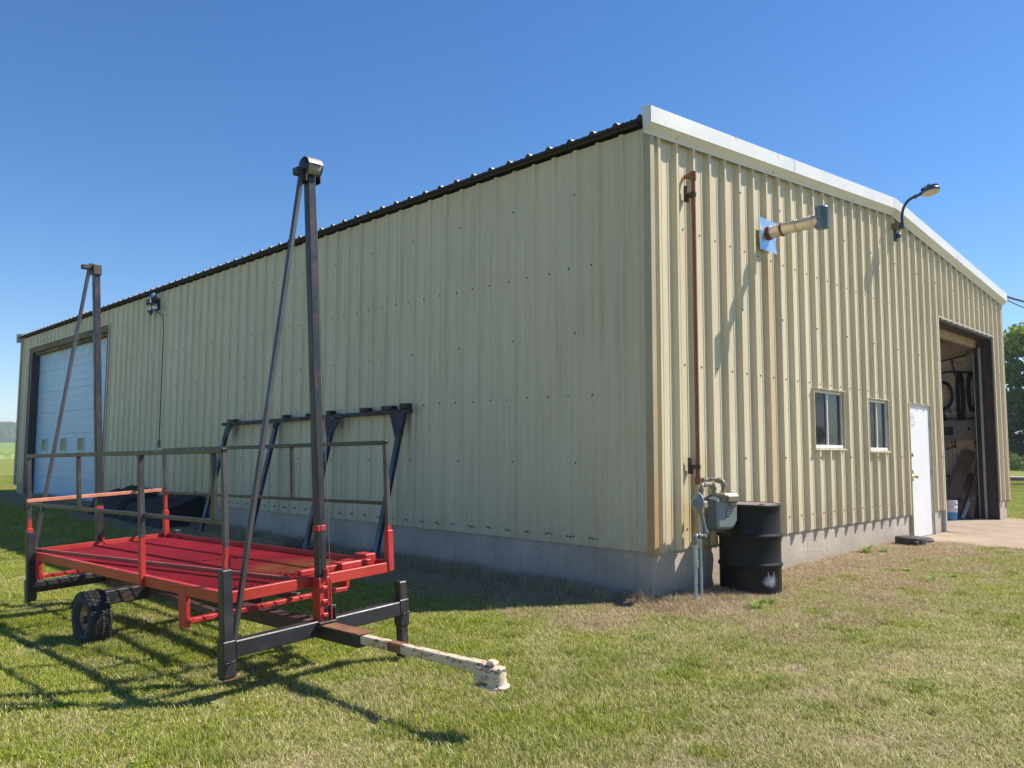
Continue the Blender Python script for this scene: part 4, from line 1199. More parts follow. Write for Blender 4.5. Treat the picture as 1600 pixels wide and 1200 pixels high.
b = MB(); b.bar((-1.5, WI-.02, 2.08), (-.3, WI-.02, 2.08), .03, .03)
for k, x in enumerate((-1.32, -1.22, -1.05, -.98, -.90, -.82)): 
    b.tube([(x, WI-.03, 1.62), (x+.01, WI-.03, .35)], .004, 5)
tag(b.build('wall_cables', M['wire']), 'thin cables and a rail fixed along the inner wall below the shelf', 'cable')
for n_, (x, z, a, l, wd) in enumerate(((-1.05, 1.42, 20, .22, 'long slanting'), (-.84, 1.46, 85, .24, 'upright'), (-.60, 1.42, -25, .22, 'down slanting'), (-.46, 1.44, 90, .14, 'short upright'))):
    b = MB(); b.bar((x, WI-.03, z), (x+l*math.cos(R(a)), WI-.03, z+l*math.sin(R(a))), .022, .018)
    e = Vector((x+l*math.cos(R(a)), WI-.03, z+l*math.sin(R(a)))); b.lathe([(0, -.012), (.03, -.012), (.03, .012), (0, .012)], e, (0, 1, 0), 8)
    tag(b.build('hand_tool', M['rust']), wd + ' rusty hand tool hung on the inner wall under the shelf box', 'tool', 'hand tools on the inner wall')
# leaning boards
def board(name, x0, y0_, x1, z1, w, lab, mat, th_=.035):
    a = Vector((x0, y0_, FZ+.01)); c = Vector((x1, WI-.03, z1)); b = MB(); b.bar(a, c, w, th_, up=(0, 1, 0)); tag(b.build(name, mat), lab, 'board', 'boards leaning inside the doorway')
board('leaning_board', -.86, 11.35, -.60, 1.40, .24, 'widest dark board leaning on the inner wall, tallest of the boards', M['wood'])
board('leaning_board', -.66, 11.15, -.55, .95, .10, 'narrow board leaning in front of the widest board', M['wood'])
board('leaning_board', -.52, 11.10, -.46, .82, .07, 'short pale board leaning nearest the door track', M['wood_pale'], .02)
board('leaning_board', -.44, 11.30, -.40, 1.30, .10, 'tall thin dark board leaning right beside the door track', M['wood'])
b = MB(); b.lathe([(0, .0), (.13, .0), (.135, .01), (.143, .14), (.145, .15)], (0, 0, 0), (0, 0, 1), 24, 1)
b.lathe([(.145, .15), (.15, .22), (.155, .225), (.155, .235), (.15, .24), (.153, .30), (.158, .305), (.158, .325), (.15, .36), (.155, .37), (.14, .372), (.13, .05), (0, .05)], (0, 0, 0), (0, 0, 1), 24, 0)
bk = b.build('bucket', [M['bucket_white'], M['bucket_blue']], None, (-.62, 10.62, FZ+.004)); tag(bk, 'white and blue plastic bucket on the shop floor with a shovel standing in it', 'bucket')
t = empty('shovel', (-.66, 10.66, FZ+.07)); tag(t, 'shovel with a dark D shaped grip standing upside in the bucket', 'shovel')
b = MB(); b.tube([(0, 0, 0), (.0, .03, .62)], .018, 8); b.build('shaft', M['black'], t)
b = MB(); b.tube([(0, .03, .60), (-.06, .04, .72), (-.06, .04, .75)], .012, 8); b.tube([(0, .03, .60), (.06, .04, .72), (.06, .04, .75)], .012, 8); b.tube([(-.075, .04, .755), (.075, .04, .755)], .016, 8); b.build('grip', M['black'], t)
# things behind window 1
t = tag(MB().box((-.17, 3.52, 1.50), (-.07, 3.74, 1.56), 0, .01).box((-.16, 3.50, 1.56), (-.08, 3.66, 1.60), 0, .01).box((-.17, 3.80, 1.50), (-.075, 4.02, 1.545), 0, .01).lathe([(0, 0), (.03, 0), (.03, .1), (0, .1)], (-.12, 4.08, 1.5), (0, 0, 1), 12)
        .box((-.20, 3.46, 1.455), (-.06, 4.26, 1.50), 0, .004).build('sill_clutter', simple('sill_box', (.42, .37, .33), .7, 0, .3, 9, .2)), 'pale boxes and papers piled on a shelf inside the larger gable window', 'boxes')
# power line
b = MB()
for k, dz in enumerate((0, .06, -.07)):
    A = Vector((.02, WY+.12, 4.58+dz*.5)); Bp = Vector((-.9, 42, 9.0+dz*6)); pts = []
    for i in range(25):
        q = i/24; p_ = A.lerp(Bp, q); p_.z -= (.55+.12*k)*4*q*(1-q); pts.append(p_)
    b.tube(pts, .012 if k else .016, 5)
tag(b.build('power_line', M['cable']), 'black service cables running off from the right end of the roof edge', 'cable')
b = MB(); b.tube([(0, 0, -.10), (0, 0, .30)], .022, 10); b.tube([(0, 0, .28), (.03, .05, .34), (.06, .1, .30)], .03, 10)
for k in range(3): b.tube([(.06, .1, .29), (.08, .16+.04*k, .27), (.09, .26+.05*k, .12), (.1, .30+.06*k, -.04)], .009, 5)
tag(b.build('weatherhead', M['black'], None, (-.2, 11.3, zroof(11.3)+.05)), 'small black service mast head with wires on the far end of the roof', 'weatherhead')

# ------------------------------------------------------------------ far country: crop field, hill
CAM = Vector((4.316, -6.205, 1.359))
def polar(az, d): return CAM.x + d*math.cos(R(az)), CAM.y + d*math.sin(R(az))
def crop_mat():
    m, nt, p = newmat('crop_green')
    a = wnoise(nt, .25, 6, .7); b_ = wnoise(nt, 2.2, 5, .7)
    c = ramp(nt, b_, [(.3, (.10, .17, .03)), (.7, (.22, .31, .07))])
    c = mix(nt, math_(nt, 'MULTIPLY', maprange(nt, a, .4, .7), .5), c, (.33, .38, .16))
    nt.links.new(c, p.inputs['Base Color']); p.inputs['Roughness'].default_value = .9; p.inputs['Specular IOR Level'].default_value = .1
    return m
b = MB(); rows = []
ds = [132, 133, 134.5, 137, 140, 145, 152, 160, 175, 200, 240, 300, 400, 520, 700, 860]
azs = np.linspace(128, 215, 260)
for i, d in enumerate(ds):
    r_ = []
    for a in azs:
        x, y = polar(a, d + 2.0*noise.noise(Vector((a*1.3, 0, 0))))
        z = -.05 if i == 0 else .75 + .5*noise.noise(Vector((a*6, d*.12, 0))) * (1 if d < 180 else .4) + 7.5*max(0, (d-140)/720)
        if i == 1: z = z*.6
        r_.append((x, y, z))
    rows.append(r_)
n_ = len(azs); b.v = [q for r_ in rows for q in r_]
for j in range(len(ds)-1):
    for i in range(n_-1): b.f.append((j*n_+i, j*n_+i+1, (j+1)*n_+i+1, (j+1)*n_+i)); b.m.append(0); b.sm.append(False)
tag(b.build('crop_field', crop_mat()), kind='structure')
def hill_mat():
    m, nt, p = newmat('wooded_hill')
    a = wnoise(nt, .02, 8, .7); b_ = wnoise(nt, .12, 5, .7)
    c = ramp(nt, b_, [(.35, (.025, .045, .02)), (.65, (.07, .10, .035))])
    c = mix(nt, maprange(nt, a, .52, .62), c, (.16, .18, .08))
    nt.links.new(c, p.inputs['Base Color']); p.inputs['Roughness'].default_value = 1; p.inputs['Specular IOR Level'].default_value = .0
    return m
b = MB(); azs = np.linspace(118, 220, 600); prof = [(860, 0), (880, .25), (905, .55), (935, .8), (970, .95), (1010, 1.0), (1080, .9), (1200, .0)]
n_ = len(azs)
for d, f in prof:
    for a in azs:
        x, y = polar(a, d)
        edge = min(1, max(0, (a-118)/14))*min(1, max(0, (220-a)/14))
        h = 28*(.95+.22*noise.noise(Vector((a*.13, 0, 5)))+.05*noise.noise(Vector((a*.8, 0, 1))))*edge
        z = 6.0 + h*f + (1.4*noise.noise(Vector((a*9, d*.05, 2))) + .9*noise.noise(Vector((a*25, d*.1, 7))))*(1 if 0 < f else 0)*edge if f > 0 else -3
        b.v.append((x, y, z))
for j in range(len(prof)-1):
    for i in range(n_-1): b.f.append((j*n_+i, j*n_+i+1, (j+1)*n_+i+1, (j+1)*n_+i)); b.m.append(0); b.sm.append(False)
tag(b.build('hills', hill_mat()), kind='structure')

# ------------------------------------------------------------------ foliage
def leaf_mat(name, dark, light, hue=None, trans=.35):
    m, nt, p = newmat(name)
    at = N(nt, 'ShaderNodeAttribute'); at.attribute_name = 'tint'
    c = ramp(nt, at.outputs['Fac'], [(.0, dark), (1.0, light)])
    if hue: c = mix(nt, maprange(nt, at.outputs['Fac'], .93, .95), c, hue)
    nt.links.new(c, p.inputs['Base Color']); p.inputs['Roughness'].default_value = .55; p.inputs['Specular IOR Level'].default_value = .3
    tb = N(nt, 'ShaderNodeBsdfTranslucent'); nt.links.new(c, tb.inputs[0])
    mx = N(nt, 'ShaderNodeMixShader'); mx.inputs[0].default_value = trans
    nt.links.new(p.outputs[0], mx.inputs[1]); nt.links.new(tb.outputs[0], mx.inputs[2])
    nt.links.new(mx.outputs[0], nt.nodes['Material Output'].inputs[0])
    return m
def np_mesh(name, V, F, tint_face, mat, parent=None, smooth_=False):
    """V (n,3), F (m,k) all same size; tint per face"""
    me = bpy.data.meshes.new(name); n, k = F.shape
    me.vertices.add(len(V)); me.vertices.foreach_set('co', V.astype(np.float32).ravel())
    me.loops.add(n*k); me.loops.foreach_set('vertex_index', F.astype(np.int32).ravel())
    me.polygons.add(n); me.polygons.foreach_set('loop_start', np.arange(0, n*k, k, dtype=np.int32))
    try: me.polygons.foreach_set('loop_total', np.full(n, k, dtype=np.int32))
    except Exception: pass
    me.update(calc_edges=True)
    a = me.attributes.new('tint', 'FLOAT', 'FACE'); a.data.foreach_set('value', tint_face.astype(np.float32))
    me.materials.append(mat); me.validate()
    return me
def link(name, me, parent=None, loc=(0, 0, 0)):
    o = bpy.data.objects.new(name, me); col.objects.link(o); o.location = loc
    if parent is not None: o.parent = parent
    return o
def leaves(centres, radii, per, size, seed, squash=.8):
    g_ = np.random.default_rng(seed); P = []; T = []
    for (c, r_) in zip(centres, radii):
        n = int(per*(r_**2))
        d = g_.normal(size=(n, 3)); d /= np.linalg.norm(d, axis=1)[:, None]
        rad = r_*(1-.45*g_.random(n)**1.6)
        lump = 1 + .22*np.sin(d[:, 0]*5+c[0])*np.sin(d[:, 1]*6+c[1])*np.sin(d[:, 2]*5)
        p = d*(rad*lump)[:, None]; p[:, 2] *= squash
        P.append(p+np.array(c)); T.append(np.clip(g_.normal(.5, .2, n) + g_.normal(0, .12), 0, 1))
    P = np.vstack(P); T = np.concatenate(T); n = len(P)
    a = g_.normal(size=(n, 3)); a /= np.linalg.norm(a, axis=1)[:, None]
    b_ = np.cross(a, g_.normal(size=(n, 3))); b_ /= np.linalg.norm(b_, axis=1)[:, None]
    s_ = size*(.6+.8*g_.random(n))[:, None]
    V = np.stack([P-a*s_, P-b_*s_*.55, P+a*s_, P+b_*s_*.55], 1).reshape(-1, 3)
    return V, np.arange(4*n).reshape(n, 4), T
M['leaf_dark'] = leaf_mat('tree_leaf', (.06, .12, .014), (.32, .42, .06), None, .5)
M['leaf_light'] = leaf_mat('bush_leaf', (.06, .11, .02), (.20, .27, .06), None, .4)
def tree(x, y, h, rad, seed, label):
    r_ = random.Random(seed); t = empty('broadleaf_tree', (x, y, 0)); tag(t, label, 'tree', 'trees beyond the yard')
    cs = []; rs = []
    for k in range(64):
        z = h*(.10+.86*r_.random()**.85)
        f = math.sin(math.pi*min(1, max(.06, (z/h)*.80+.16)))**.7
        a = r_.random()*2*math.pi; q = rad*f*(.25+.62*r_.random()); rr = rad*(.13+.17*r_.random())
        z = min(z, h-rr*.8)
        cs.append((q*math.cos(a), q*math.sin(a), max(z, rr*.7))); rs.append(rr)
    for k in range(16):
        a = r_.random()*6.28; q = rad*(.3+.55*r_.random()); rr = rad*(.2+.1*r_.random()); cs.append((q*math.cos(a), q*math.sin(a), rr*.7+h*.12*r_.random())); rs.append(rr)
    V, F, T = leaves(cs, rs, 420, .20, seed)
    link('crown', np_mesh('crown', V, F, T, M['leaf_dark']), t)
    b = MB(); b.tube([(0, 0, -.2), (.1, .05, h*.2), (-.1, .1, h*.45), (.1, 0, h*.75)], [rad*.06, rad*.045, rad*.03, rad*.012], 10)
    for c in cs[::3]:
        z0 = c[2]*.55; b.tube([(0, 0, z0), (c[0]*.5, c[1]*.5, (z0+c[2])/2), c], [rad*.022, rad*.014, rad*.005], 6)
    b.build('trunk', M['bark'], t)
for az, d, h, rad, sd, lab in ((101.0, 92, 13.6, 6.5, 3, 'big dark green tree right beside the right edge of the shop building'),
                          (92.5, 100, 12.6, 7.0, 4, 'dark green tree second from the building, reflected in the windows'),
                          (78, 150, 9.5, 7.5, 5, 'dark green tree third from the building, farther right along the row'),
                          (67, 150, 9.0, 7.2, 6, 'dark green tree at the right end of the row, seen only as a window reflection')):
    x, y = polar(az, d); tree(x, y, h, rad, sd, lab)
# bright bush in front of the trees
x, y = polar(102.2, 70)
t = empty('bush', (x, y, 0)); tag(t, 'bright green low bush in the sun in front of the dark trees', 'bush')
r_ = random.Random(5); cs = [((r_.random()-.5)*5.5, (r_.random()-.5)*2, .45+.4*r_.random()) for k in range(26)]
V, F, T = leaves(cs, [.55+.25*r_.random() for _ in cs], 700, .07, 9, 1.0)
link('foliage', np_mesh('foliage', V, F, T, M['leaf_light']), t)
b = MB()
for c in cs[::3]: b.tube([(c[0]*.08, c[1]*.08, -.05), (c[0]*.4, c[1]*.4, .1), (c[0], c[1], c[2])], [.03, .02, .01], 5)
b.build('stem', M['bark'], t)
# low plank bench deck near the right edge
x, y = polar(101.6, 41)
t = empty('plank_platform', (x, y, 0), R(6)); tag(t, 'long low platform of weathered pale planks on blocks, on the grass right of the building', 'platform')
for k in range(3): b = MB(); b.box((-3.4, -.45+.31*k, .30), (5.0, -.16+.31*k, .36), 0, .005); b.build('plank', M['wood_pale'], t)
for u in (-3.0, .8, 4.5): b = MB(); b.box((u-.12, -.42, -.05), (u+.12, .42, .30), 0, .01); b.build('support_block', M['wood'], t)
b = MB(); b.box((-3.35, -.47, .19), (4.95, -.43, .30), 0, .004); b.build('side_board', M['wood'], t)

# ------------------------------------------------------------------ grass: real blades, tiles instanced over the lawn
def grass_mat(name, stops, straw, nscale, lo, hi, trans=.4):
    m, nt, p = newmat(name)
    at = N(nt, 'ShaderNodeAttribute'); at.attribute_name = 'tint'
    c = ramp(nt, at.outputs['Fac'], stops)
    k = wnoise(nt, nscale, 5, .7); k2 = wnoise(nt, .55, 4, .6)
    w = math_(nt, 'ADD', math_(nt, 'MULTIPLY', k, .5), math_(nt, 'MULTIPLY', k2, .5))
    w = math_(nt, 'ADD', w, math_(nt, 'MULTIPLY', math_(nt, 'SUBTRACT', at.outputs['Fac'], .5), .42))
    g = nt.nodes.new('ShaderNodeNewGeometry'); s = nt.nodes.new('ShaderNodeSeparateXYZ'); nt.links.new(g.outputs['Position'], s.inputs[0])
    w = math_(nt, 'ADD', w, maprange(nt, s.outputs[0], -3, 4.0, -.07, .05))
    c = mix(nt, maprange(nt, w, lo, hi), c, straw)
    nt.links.new(c, p.inputs['Base Color']); p.inputs['Roughness'].default_value = .5; p.inputs['Specular IOR Level'].default_value = .35
    tb = N(nt, 'ShaderNodeBsdfTranslucent'); nt.links.new(c, tb.inputs[0])
    mx = N(nt, 'ShaderNodeMixShader'); mx.inputs[0].default_value = trans
    nt.links.new(p.outputs[0], mx.inputs[1]); nt.links.new(tb.outputs[0], mx.inputs[2])
    nt.links.new(mx.outputs[0], nt.nodes['Material Output'].inputs[0])
    return m
def blades(n, size, hmin, hmax, wid, lean, seed, lying=0.0, clump=0.0):
    g_ = np.random.default_rng(seed)
    px = (g_.random(n)-.5)*size; py = (g_.random(n)-.5)*size
    if clump > 0:
        nc = max(6, int(n/28)); cx = (g_.random(nc)-.5)*size; cy = (g_.random(nc)-.5)*size
        idx = g_.integers(0, nc, n); sel = g_.random(n) < clump
        px = np.where(sel, cx[idx]+g_.normal(0, .016, n), px); py = np.where(sel, cy[idx]+g_.normal(0, .016, n), py)
    h = hmin + (hmax-hmin)*g_.random(n)**1.3
    a = g_.random(n)*2*np.pi; L = h*lean*(.2+g_.random(n)*1.1)
    ly = g_.random(n) < lying
    L = np.where(ly, h*1.6, L); h = np.where(ly, .004+.012*g_.random(n), h)
    dx, dy = np.cos(a), np.sin(a); fa = a + np.pi/2 + g_.normal(0, .5, n); wx, wy = np.cos(fa)*wid/2, np.sin(fa)*wid/2
    w = (.7+.6*g_.random(n))
    z0 = -.006
    b0 = np.stack([px-wx*w, py-wy*w, np.full(n, z0)], 1); b1 = np.stack([px+wx*w, py+wy*w, np.full(n, z0)], 1)
    mx_, my_ = px+dx*L*.35, py+dy*L*.35
    m0 = np.stack([mx_-wx*w*.8, my_-wy*w*.8, h*.62], 1); m1 = np.stack([mx_+wx*w*.8, my_+wy*w*.8, h*.62], 1)
    t_ = np.stack([px+dx*L, py+dy*L, h], 1)
    V = np.stack([b0, b1, m1, m0, t_], 1).reshape(-1, 3); base = np.arange(n)*5
    F = np.vstack([np.stack([base, base+1, base+2], 1), np.stack([base, base+2, base+3], 1), np.stack([base+3, base+2, base+4], 1)])
    tint = np.clip(g_.normal(.5, .30, n), 0, 1)
    return V, F, np.concatenate([tint]*3)
G_LAWN = grass_mat('lawn_blades', [(0, (.09, .13, .008)), (.45, (.29, .35, .02)), (1, (.64, .66, .08))], (.68, .60, .31), 2.4, .48, .64, .35)
G_DRY = grass_mat('dry_blades', [(0, (.17, .115, .055)), (.5, (.48, .37, .22)), (.9, (.80, .69, .48)), (1, (.20, .27, .06))], (.56, .43, .26), 2.4, .45, .7, .2)
S = .6
protos = []
def proto(name, *args, mat=G_LAWN, **kw):
    V, F, T = blades(*args, **kw); me = np_mesh(name, V, F, T, mat)
    return bpy.data.objects.new(name, me)      # source of the instances, not linked to the scene itself
near = [proto('lawn_tile', 4600, S, .016, .045, .0032, .9, 20+k, lying=.22, clump=.45) for k in range(4)]
tuft = [proto('tuft_tile', 900, S*.5, .03, .075, .0040, .8, 40+k, lying=.05, clump=.85) for k in range(2)]
farp = [proto('far_tile', 2000, S*1.1, .022, .05, .0055, .9, 60+k, lying=.1, clump=.3) for k in range(2)]
G_STRAW = grass_mat('straw_blades', [(0, (.26, .22, .09)), (.5, (.52, .44, .24)), (1, (.78, .70, .46))], (.6, .5, .3), 2.4, .45, .7, .25)
straw = [proto('straw_tile', 520, S*.72, .010, .035, .0030, 1.4, 110+k, lying=.7, clump=.3, mat=G_STRAW) for k in range(2)]
dry = [proto('dry_tile', 1500, S*.72, .012, .055, .0030, 1.4, 80+k, lying=.62, clump=.3, mat=G_DRY) for k in range(3)]
stalk = [proto('stalk_tile', 260, S*.5, .05, .20, .0036, .6, 90+k, lying=.15, clump=.5, mat=G_DRY) for k in range(2)]

def instancer(name, pts, protos_, label_kind='stuff'):
    """pts: (x, y, z, rot, scale, zscale, idx). One object; geometry nodes lay the blade tiles on its points"""
    pts = np.array(pts, dtype=np.float32)
    me = bpy.data.meshes.new(name); me.vertices.add(len(pts)); me.vertices.foreach_set('co', pts[:, :3].copy().ravel())
    for nm, ci in (('rot', 3), ('scl', 4), ('zs', 5)):
        a = me.attributes.new(nm, 'FLOAT', 'POINT'); a.data.foreach_set('value', pts[:, ci].copy())
    a = me.attributes.new('idx', 'INT', 'POINT'); a.data.foreach_set('value', pts[:, 6].astype(np.int32))
    o = bpy.data.objects.new(name, me); col.objects.link(o)
    ng = bpy.data.node_groups.new(name+'_nodes', 'GeometryNodeTree')
    ng.interface.new_socket('Geometry', in_out='INPUT', socket_type='NodeSocketGeometry'); ng.interface.new_socket('Geometry', in_out='OUTPUT', socket_type='NodeSocketGeometry')
    gi = ng.nodes.new('NodeGroupInput'); go = ng.nodes.new('NodeGroupOutput'); jn = ng.nodes.new('GeometryNodeJoinGeometry')
    def attr(nm, dt='FLOAT'):
        n = ng.nodes.new('GeometryNodeInputNamedAttribute'); n.data_type = dt; n.inputs['Name'].default_value = nm; return [s_ for s_ in n.outputs if s_.enabled][0]
    rot = ng.nodes.new('ShaderNodeCombineXYZ'); ng.links.new(attr('rot'), rot.inputs[2])
    scl = ng.nodes.new('ShaderNodeCombineXYZ'); sa = attr('scl'); ng.links.new(sa, scl.inputs[0]); ng.links.new(sa, scl.inputs[1]); ng.links.new(attr('zs'), scl.inputs[2])
    mp_ = ng.nodes.new('GeometryNodeMeshToPoints'); ng.links.new(gi.outputs[0], mp_.inputs[0])
    for i, pobj in enumerate(protos_):
        oi = ng.nodes.new('GeometryNodeObjectInfo'); oi.inputs['Object'].default_value = pobj
        cmp_ = ng.nodes.new('FunctionNodeCompare'); cmp_.data_type = 'INT'; cmp_.operation = 'EQUAL'
        ins = [s_ for s_ in cmp_.inputs if s_.enabled]; ng.links.new(attr('idx', 'INT'), ins[0]); ins[1].default_value = i
        ip = ng.nodes.new('GeometryNodeInstanceOnPoints')
        ng.links.new(mp_.outputs[0], ip.inputs['Points']); ng.links.new(cmp_.outputs[0], ip.inputs['Selection']); ng.links.new(oi.outputs['Geometry'], ip.inputs['Instance'])
        ng.links.new(rot.outputs[0], ip.inputs['Rotation']); ng.links.new(scl.outputs[0], ip.inputs['Scale'])
        ng.links.new(ip.outputs[0], jn.inputs[0])
    ng.links.new(jn.outputs[0], go.inputs[0])
    md = o.modifiers.new('blades', 'NODES'); md.node_group = ng
    tag(o, kind='stuff'); return o

def inside_bld(x, y, m=0.0): return -LX-m < x < m and -m < y < WY+m
pts = []
def lawn_h(x, y): return .58 + .45*max(0, noise.noise(Vector((x*.5, y*.5, 3)))+.25) + .35*noise.noise(Vector((x*1.7, y*1.7, 8)))
step = .44
x = -13
while x < 12:
    y = -11.
    while y < 14:
        X, Y = x+rng.uniform(-.1, .1), y+rng.uniform(-.1, .1)
        y += step
        d = math.hypot(X-CAM.x, Y-CAM.y)
        if d > 15 or inside_bld(X, Y, .3) or in_dirt(X, Y) or in_drive(X, Y): continue
        if in_dirt(X-.22, Y) or in_drive(X, Y+.22) or in_dirt(X, Y+.22): 
            if rng.random() < .35: continue
        if X < 0 and Y > 0: continue
        # bare thin spots
        if noise.noise(Vector((X*.8, Y*.8, 21))) > .4 and rng.random() < .25: continue
        pts.append((X, Y, gz(X, Y), rng.random()*6.28, 1, min(1.6, max(.45, lawn_h(X, Y)))*1.0, rng.randrange(4)))
    x += step
for k in range(2300):
    X, Y = rng.uniform(-12, 9), rng.uniform(-10, 9)
    if inside_bld(X, Y, .3) or in_dirt(X, Y) or in_drive(X, Y) or (X < 0 and Y > 0): continue
    if noise.noise(Vector((X*.7, Y*.7, 12))) < -.02: continue
    pts.append((X, Y, gz(X, Y), rng.random()*6.28, rng.uniform(.3, .8), rng.uniform(.5, .8), 4+rng.randrange(2)))
x = -48
while x < 30:
    y = -40.
    while y < 60:
        X, Y = x+rng.uniform(-.15, .15), y+rng.uniform(-.15, .15)
        y += .62
        d = math.hypot(X-CAM.x, Y-CAM.y)
        if d < 14 or d > 46 or inside_bld(X, Y, .35) or in_dirt(X, Y) or in_drive(X, Y): continue
        az = math.degrees(math.atan2(Y-CAM.y, X-CAM.x)) % 360
        if az > 195 or az < 80: continue
        if 120 < az < 160 and d > 30: continue
        pts.append((X, Y, gz(X, Y), rng.random()*6.28, 1, rng.uniform(.8, 1.25), 6+rng.randrange(2)))
    x += .62
G_CLOVER = grass_mat('broad_weed_blades', [(0, (.13, .19, .014)), (.5, (.27, .36, .03)), (1, (.48, .56, .09))], (.5, .5, .14), 2.4, .5, .8, .3)
clover = [proto('clover_tile', 420, .26, .010, .026, .011, 1.3, 130+k, lying=.35, clump=.7, mat=G_CLOVER) for k in range(2)]
for k in range(900):
    X, Y = rng.uniform(-8, 7), rng.uniform(-8, 7)
    if inside_bld(X, Y, .3) or in_drive(X, Y) or (X < 0 and Y > 0) or noise.noise(Vector((X*1.1, Y*1.1, 44))) < .08 or rng.random() < .45: continue
    pts.append((X, Y, gz(X, Y)+.006, rng.random()*6.28, rng.uniform(.4, .9), rng.uniform(.7, 1.1), 8+rng.randrange(2)))
instancer('grass', pts, near+tuft+farp+clover)
dp = []
for k in range(3600):
    if k % 3: X, Y = rng.uniform(-21.5, .3), -rng.uniform(.05, 1.35)
    else: X, Y = rng.uniform(.05, 1.7), rng.uniform(-.6, 6.4)
    if not in_dirt(X, Y) and rng.random() < .8: continue
    if in_drive(X, Y): continue
    if X < -12 and k % 2: continue
    dp.append((X, Y, gz(X, Y)+.006, rng.random()*6.28, 1, rng.uniform(.3, .85), rng.randrange(3)))
for k in range(900):
    if k % 3: X, Y = rng.uniform(-19, .2), -rng.uniform(.05, .35)
    else: X, Y = rng.uniform(.08, .5), rng.uniform(-.3, 1.6 if k % 2 else 5.5)
    z = rng.uniform(.3, .85)
    if X > .05: z *= .6
    if X > .05 and Y > 1.7: z *= .35
    dp.append((X, Y, gz(X, Y), rng.random()*6.28, rng.uniform(.5, 1), z, 3+rng.randrange(2)))
for k in range(900):    # sparse straw drifting over the lawn
    X, Y = (rng.uniform(0, 4.5), rng.uniform(-4.5, 6.2)) if k % 3 else (rng.uniform(-8, 4), rng.uniform(-7, -1.5))
    if noise.noise(Vector((X*.9, Y*.9, 31))) < -.05: continue
    dp.append((X, Y, gz(X, Y)+.008, rng.random()*6.28, rng.uniform(.7, 1.), rng.uniform(.5, 1.), 5+rng.randrange(2)))
instancer('dry_grass', dp, dry+stalk+straw)

# green weeds, each its own plant
def weed(x, y, h, n, seed, label, broad=1.0, col_mat=None):
    r_ = random.Random(seed); t = empty('weed', (x, y, gz(x, y)))
    tag(t, label, 'weed', 'weeds along the foundation')
    V = []; F = []; T = []; b = MB()
    for k in range(n):
        a = r_.random()*6.28; L = h*.75*(.4+.9*r_.random()); up = .7+1.3*r_.random(); w = .0055*broad*(.7+.6*r_.random())
        p0 = Vector((r_.uniform(-.02, .02), r_.uniform(-.02, .02), 0)); d_ = Vector((math.cos(a), math.sin(a), 0)); s_ = Vector((-d_.y, d_.x, 0))
        base = len(V); segs = 5
        for q in range(segs+1):
            f = q/segs; c = p0 + d_*L*f*.8 + Vector((0, 0, L*up*(f-.55*f*f*1.1)))
            ww = w*(.5+1.6*f)*(1-f**3)+.0008
            V += [c-s_*ww, c+s_*ww+Vector((0, 0, .002))]
        for q in range(segs): F.append((base+2*q, base+2*q+1, base+2*q+3, base+2*q+2)); T.append(r_.random())
    me = np_mesh('leaves', np.array([tuple(v) for v in V]), np.array(F), np.array(T), col_mat or M['weed_leaf'])
    link('leaves', me, t)
    b.tube([(0, 0, -.02), (.004, 0, h*.45)], [.004, .0015], 5)
    b.build('stem', M['weed_stem'], t)
M['weed_leaf'] = leaf_mat('weed_leaf', (.16, .26, .04), (.38, .50, .12), None, .45)
M['weed_stem'] = simple('weed_stem', (.16, .2, .06), .6)
weed(.86, .30, .16, 34, 1, 'green grassy weed with arching blades in front of the black drum')
weed(.80, .62, .13, 22, 2, 'smaller green weed right at the foot of the black drum')
weed(.16, 4.55, .17, 60, 3, 'leafy pale green weed against the foundation before the white door', 1.4)
weed(.30, 4.75, .13, 40, 4, 'low leafy weed just right of the tall weed by the foundation', 1.4)
weed(1.05, 3.35, .08, 26, 5, 'small bright weed in the dry dirt midway between drum and door', 1.6)
weed(1.45, 2.9, .07, 24, 6, 'tiny bright green weed at the grass edge of the dry dirt', 1.6)
weed(1.55, 3.3, .07, 34, 7, 'flat dark green weed rosette at the grass edge', 2.0)

# ------------------------------------------------------------------ air
def haze():
    b = MB(); b.box((-3600, -3600, -5), (3600, 3600, 45))
    o = b.build('haze', bpy.data.materials.new('haze_air')); m = o.data.materials[0]; m.use_nodes = True; nt = m.node_tree
    nt.nodes.remove(nt.nodes['Principled BSDF'])
    v = nt.nodes.new('ShaderNodeVolumePrincipled'); v.inputs['Color'].default_value = (.78, .87, 1, 1); v.inputs['Density'].default_value = HAZE
    nt.links.new(v.outputs[0], nt.nodes['Material Output'].inputs['Volume']); tag(o, kind='stuff')
HAZE = .00045
haze()

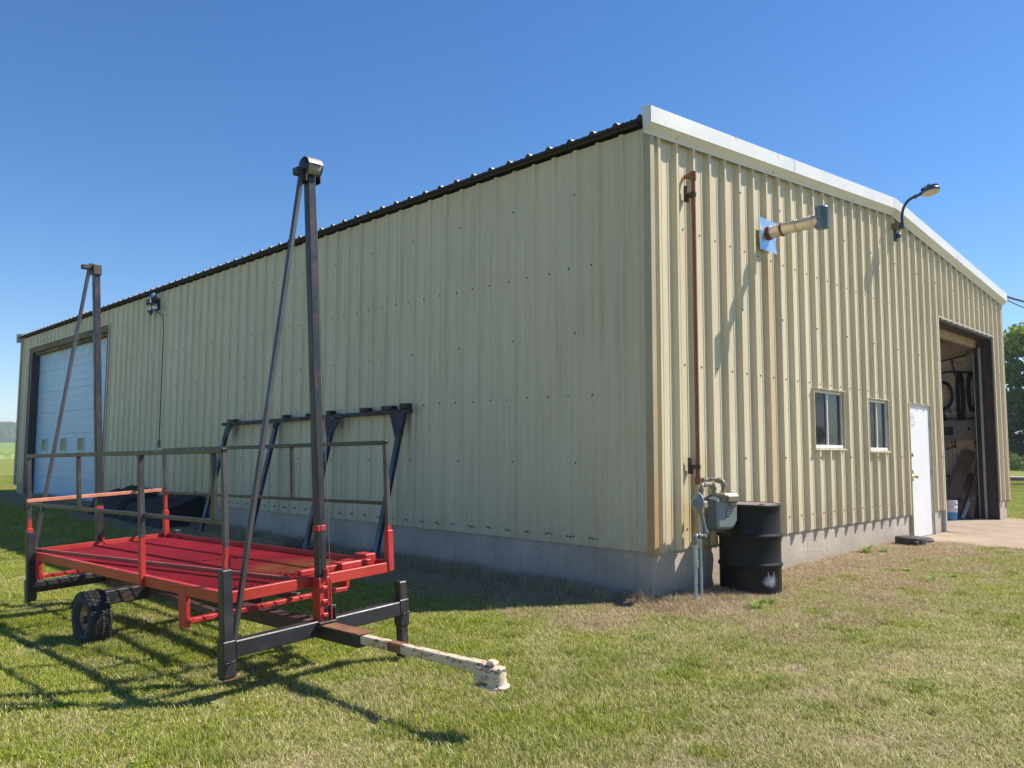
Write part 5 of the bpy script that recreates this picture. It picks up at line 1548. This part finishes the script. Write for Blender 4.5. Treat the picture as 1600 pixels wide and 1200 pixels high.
# ------------------------------------------------------------------ sky, sun, camera
sund = Vector((.70, 1.127, 1.60)).normalized()
elev = math.asin(sund.z); az = math.atan2(sund.y, sund.x)
w = bpy.data.worlds.new('World'); sc.world = w; w.use_nodes = True; nt = w.node_tree
sky = nt.nodes.new('ShaderNodeTexSky'); sky.sky_type = 'NISHITA'; sky.sun_disc = False
sky.sun_elevation = elev; sky.sun_rotation = math.pi/2 - az
sky.altitude = 500; sky.air_density = 1.0; sky.dust_density = .25; sky.ozone_density = 4.0
hs = nt.nodes.new('ShaderNodeHueSaturation'); hs.inputs['Saturation'].default_value = 1.24; hs.inputs['Hue'].default_value = .504; nt.links.new(sky.outputs[0], hs.inputs['Color'])
nt.links.new(hs.outputs[0], nt.nodes['Background'].inputs[0]); nt.nodes['Background'].inputs[1].default_value = .10
L = bpy.data.lights.new('sun', 'SUN'); L.energy = 5.0; L.angle = R(.53); L.color = (1, .935, .82)
lo = bpy.data.objects.new('sun', L); col.objects.link(lo); lo.rotation_euler = (-sund).to_track_quat('-Z', 'Y').to_euler()

cd = bpy.data.cameras.new('camera'); cam = bpy.data.objects.new('camera', cd); col.objects.link(cam); sc.camera = cam
cd.sensor_width = 36; cd.lens = 1252.1/1600*36; cd.clip_end = 9000; cd.clip_start = .05
yaw, pitch, roll = R(134.731), R(4.84), R(.172)
fw = Vector((math.cos(pitch)*math.cos(yaw), math.cos(pitch)*math.sin(yaw), math.sin(pitch)))
r0 = Vector((math.sin(yaw), -math.cos(yaw), 0)); u0 = r0.cross(fw)
r2 = r0*math.cos(roll)+u0*math.sin(roll); u2 = -r0*math.sin(roll)+u0*math.cos(roll)
cam.matrix_world = Matrix((( r2.x, u2.x, -fw.x, CAM.x), (r2.y, u2.y, -fw.y, CAM.y), (r2.z, u2.z, -fw.z, CAM.z), (0, 0, 0, 1)))
sc.view_settings.view_transform = 'Standard'; sc.view_settings.look = 'None'; sc.view_settings.exposure = .70; sc.view_settings.gamma = 1
sc.render.engine = 'CYCLES'
sc.cycles.max_bounces = 8; sc.cycles.transparent_max_bounces = 12
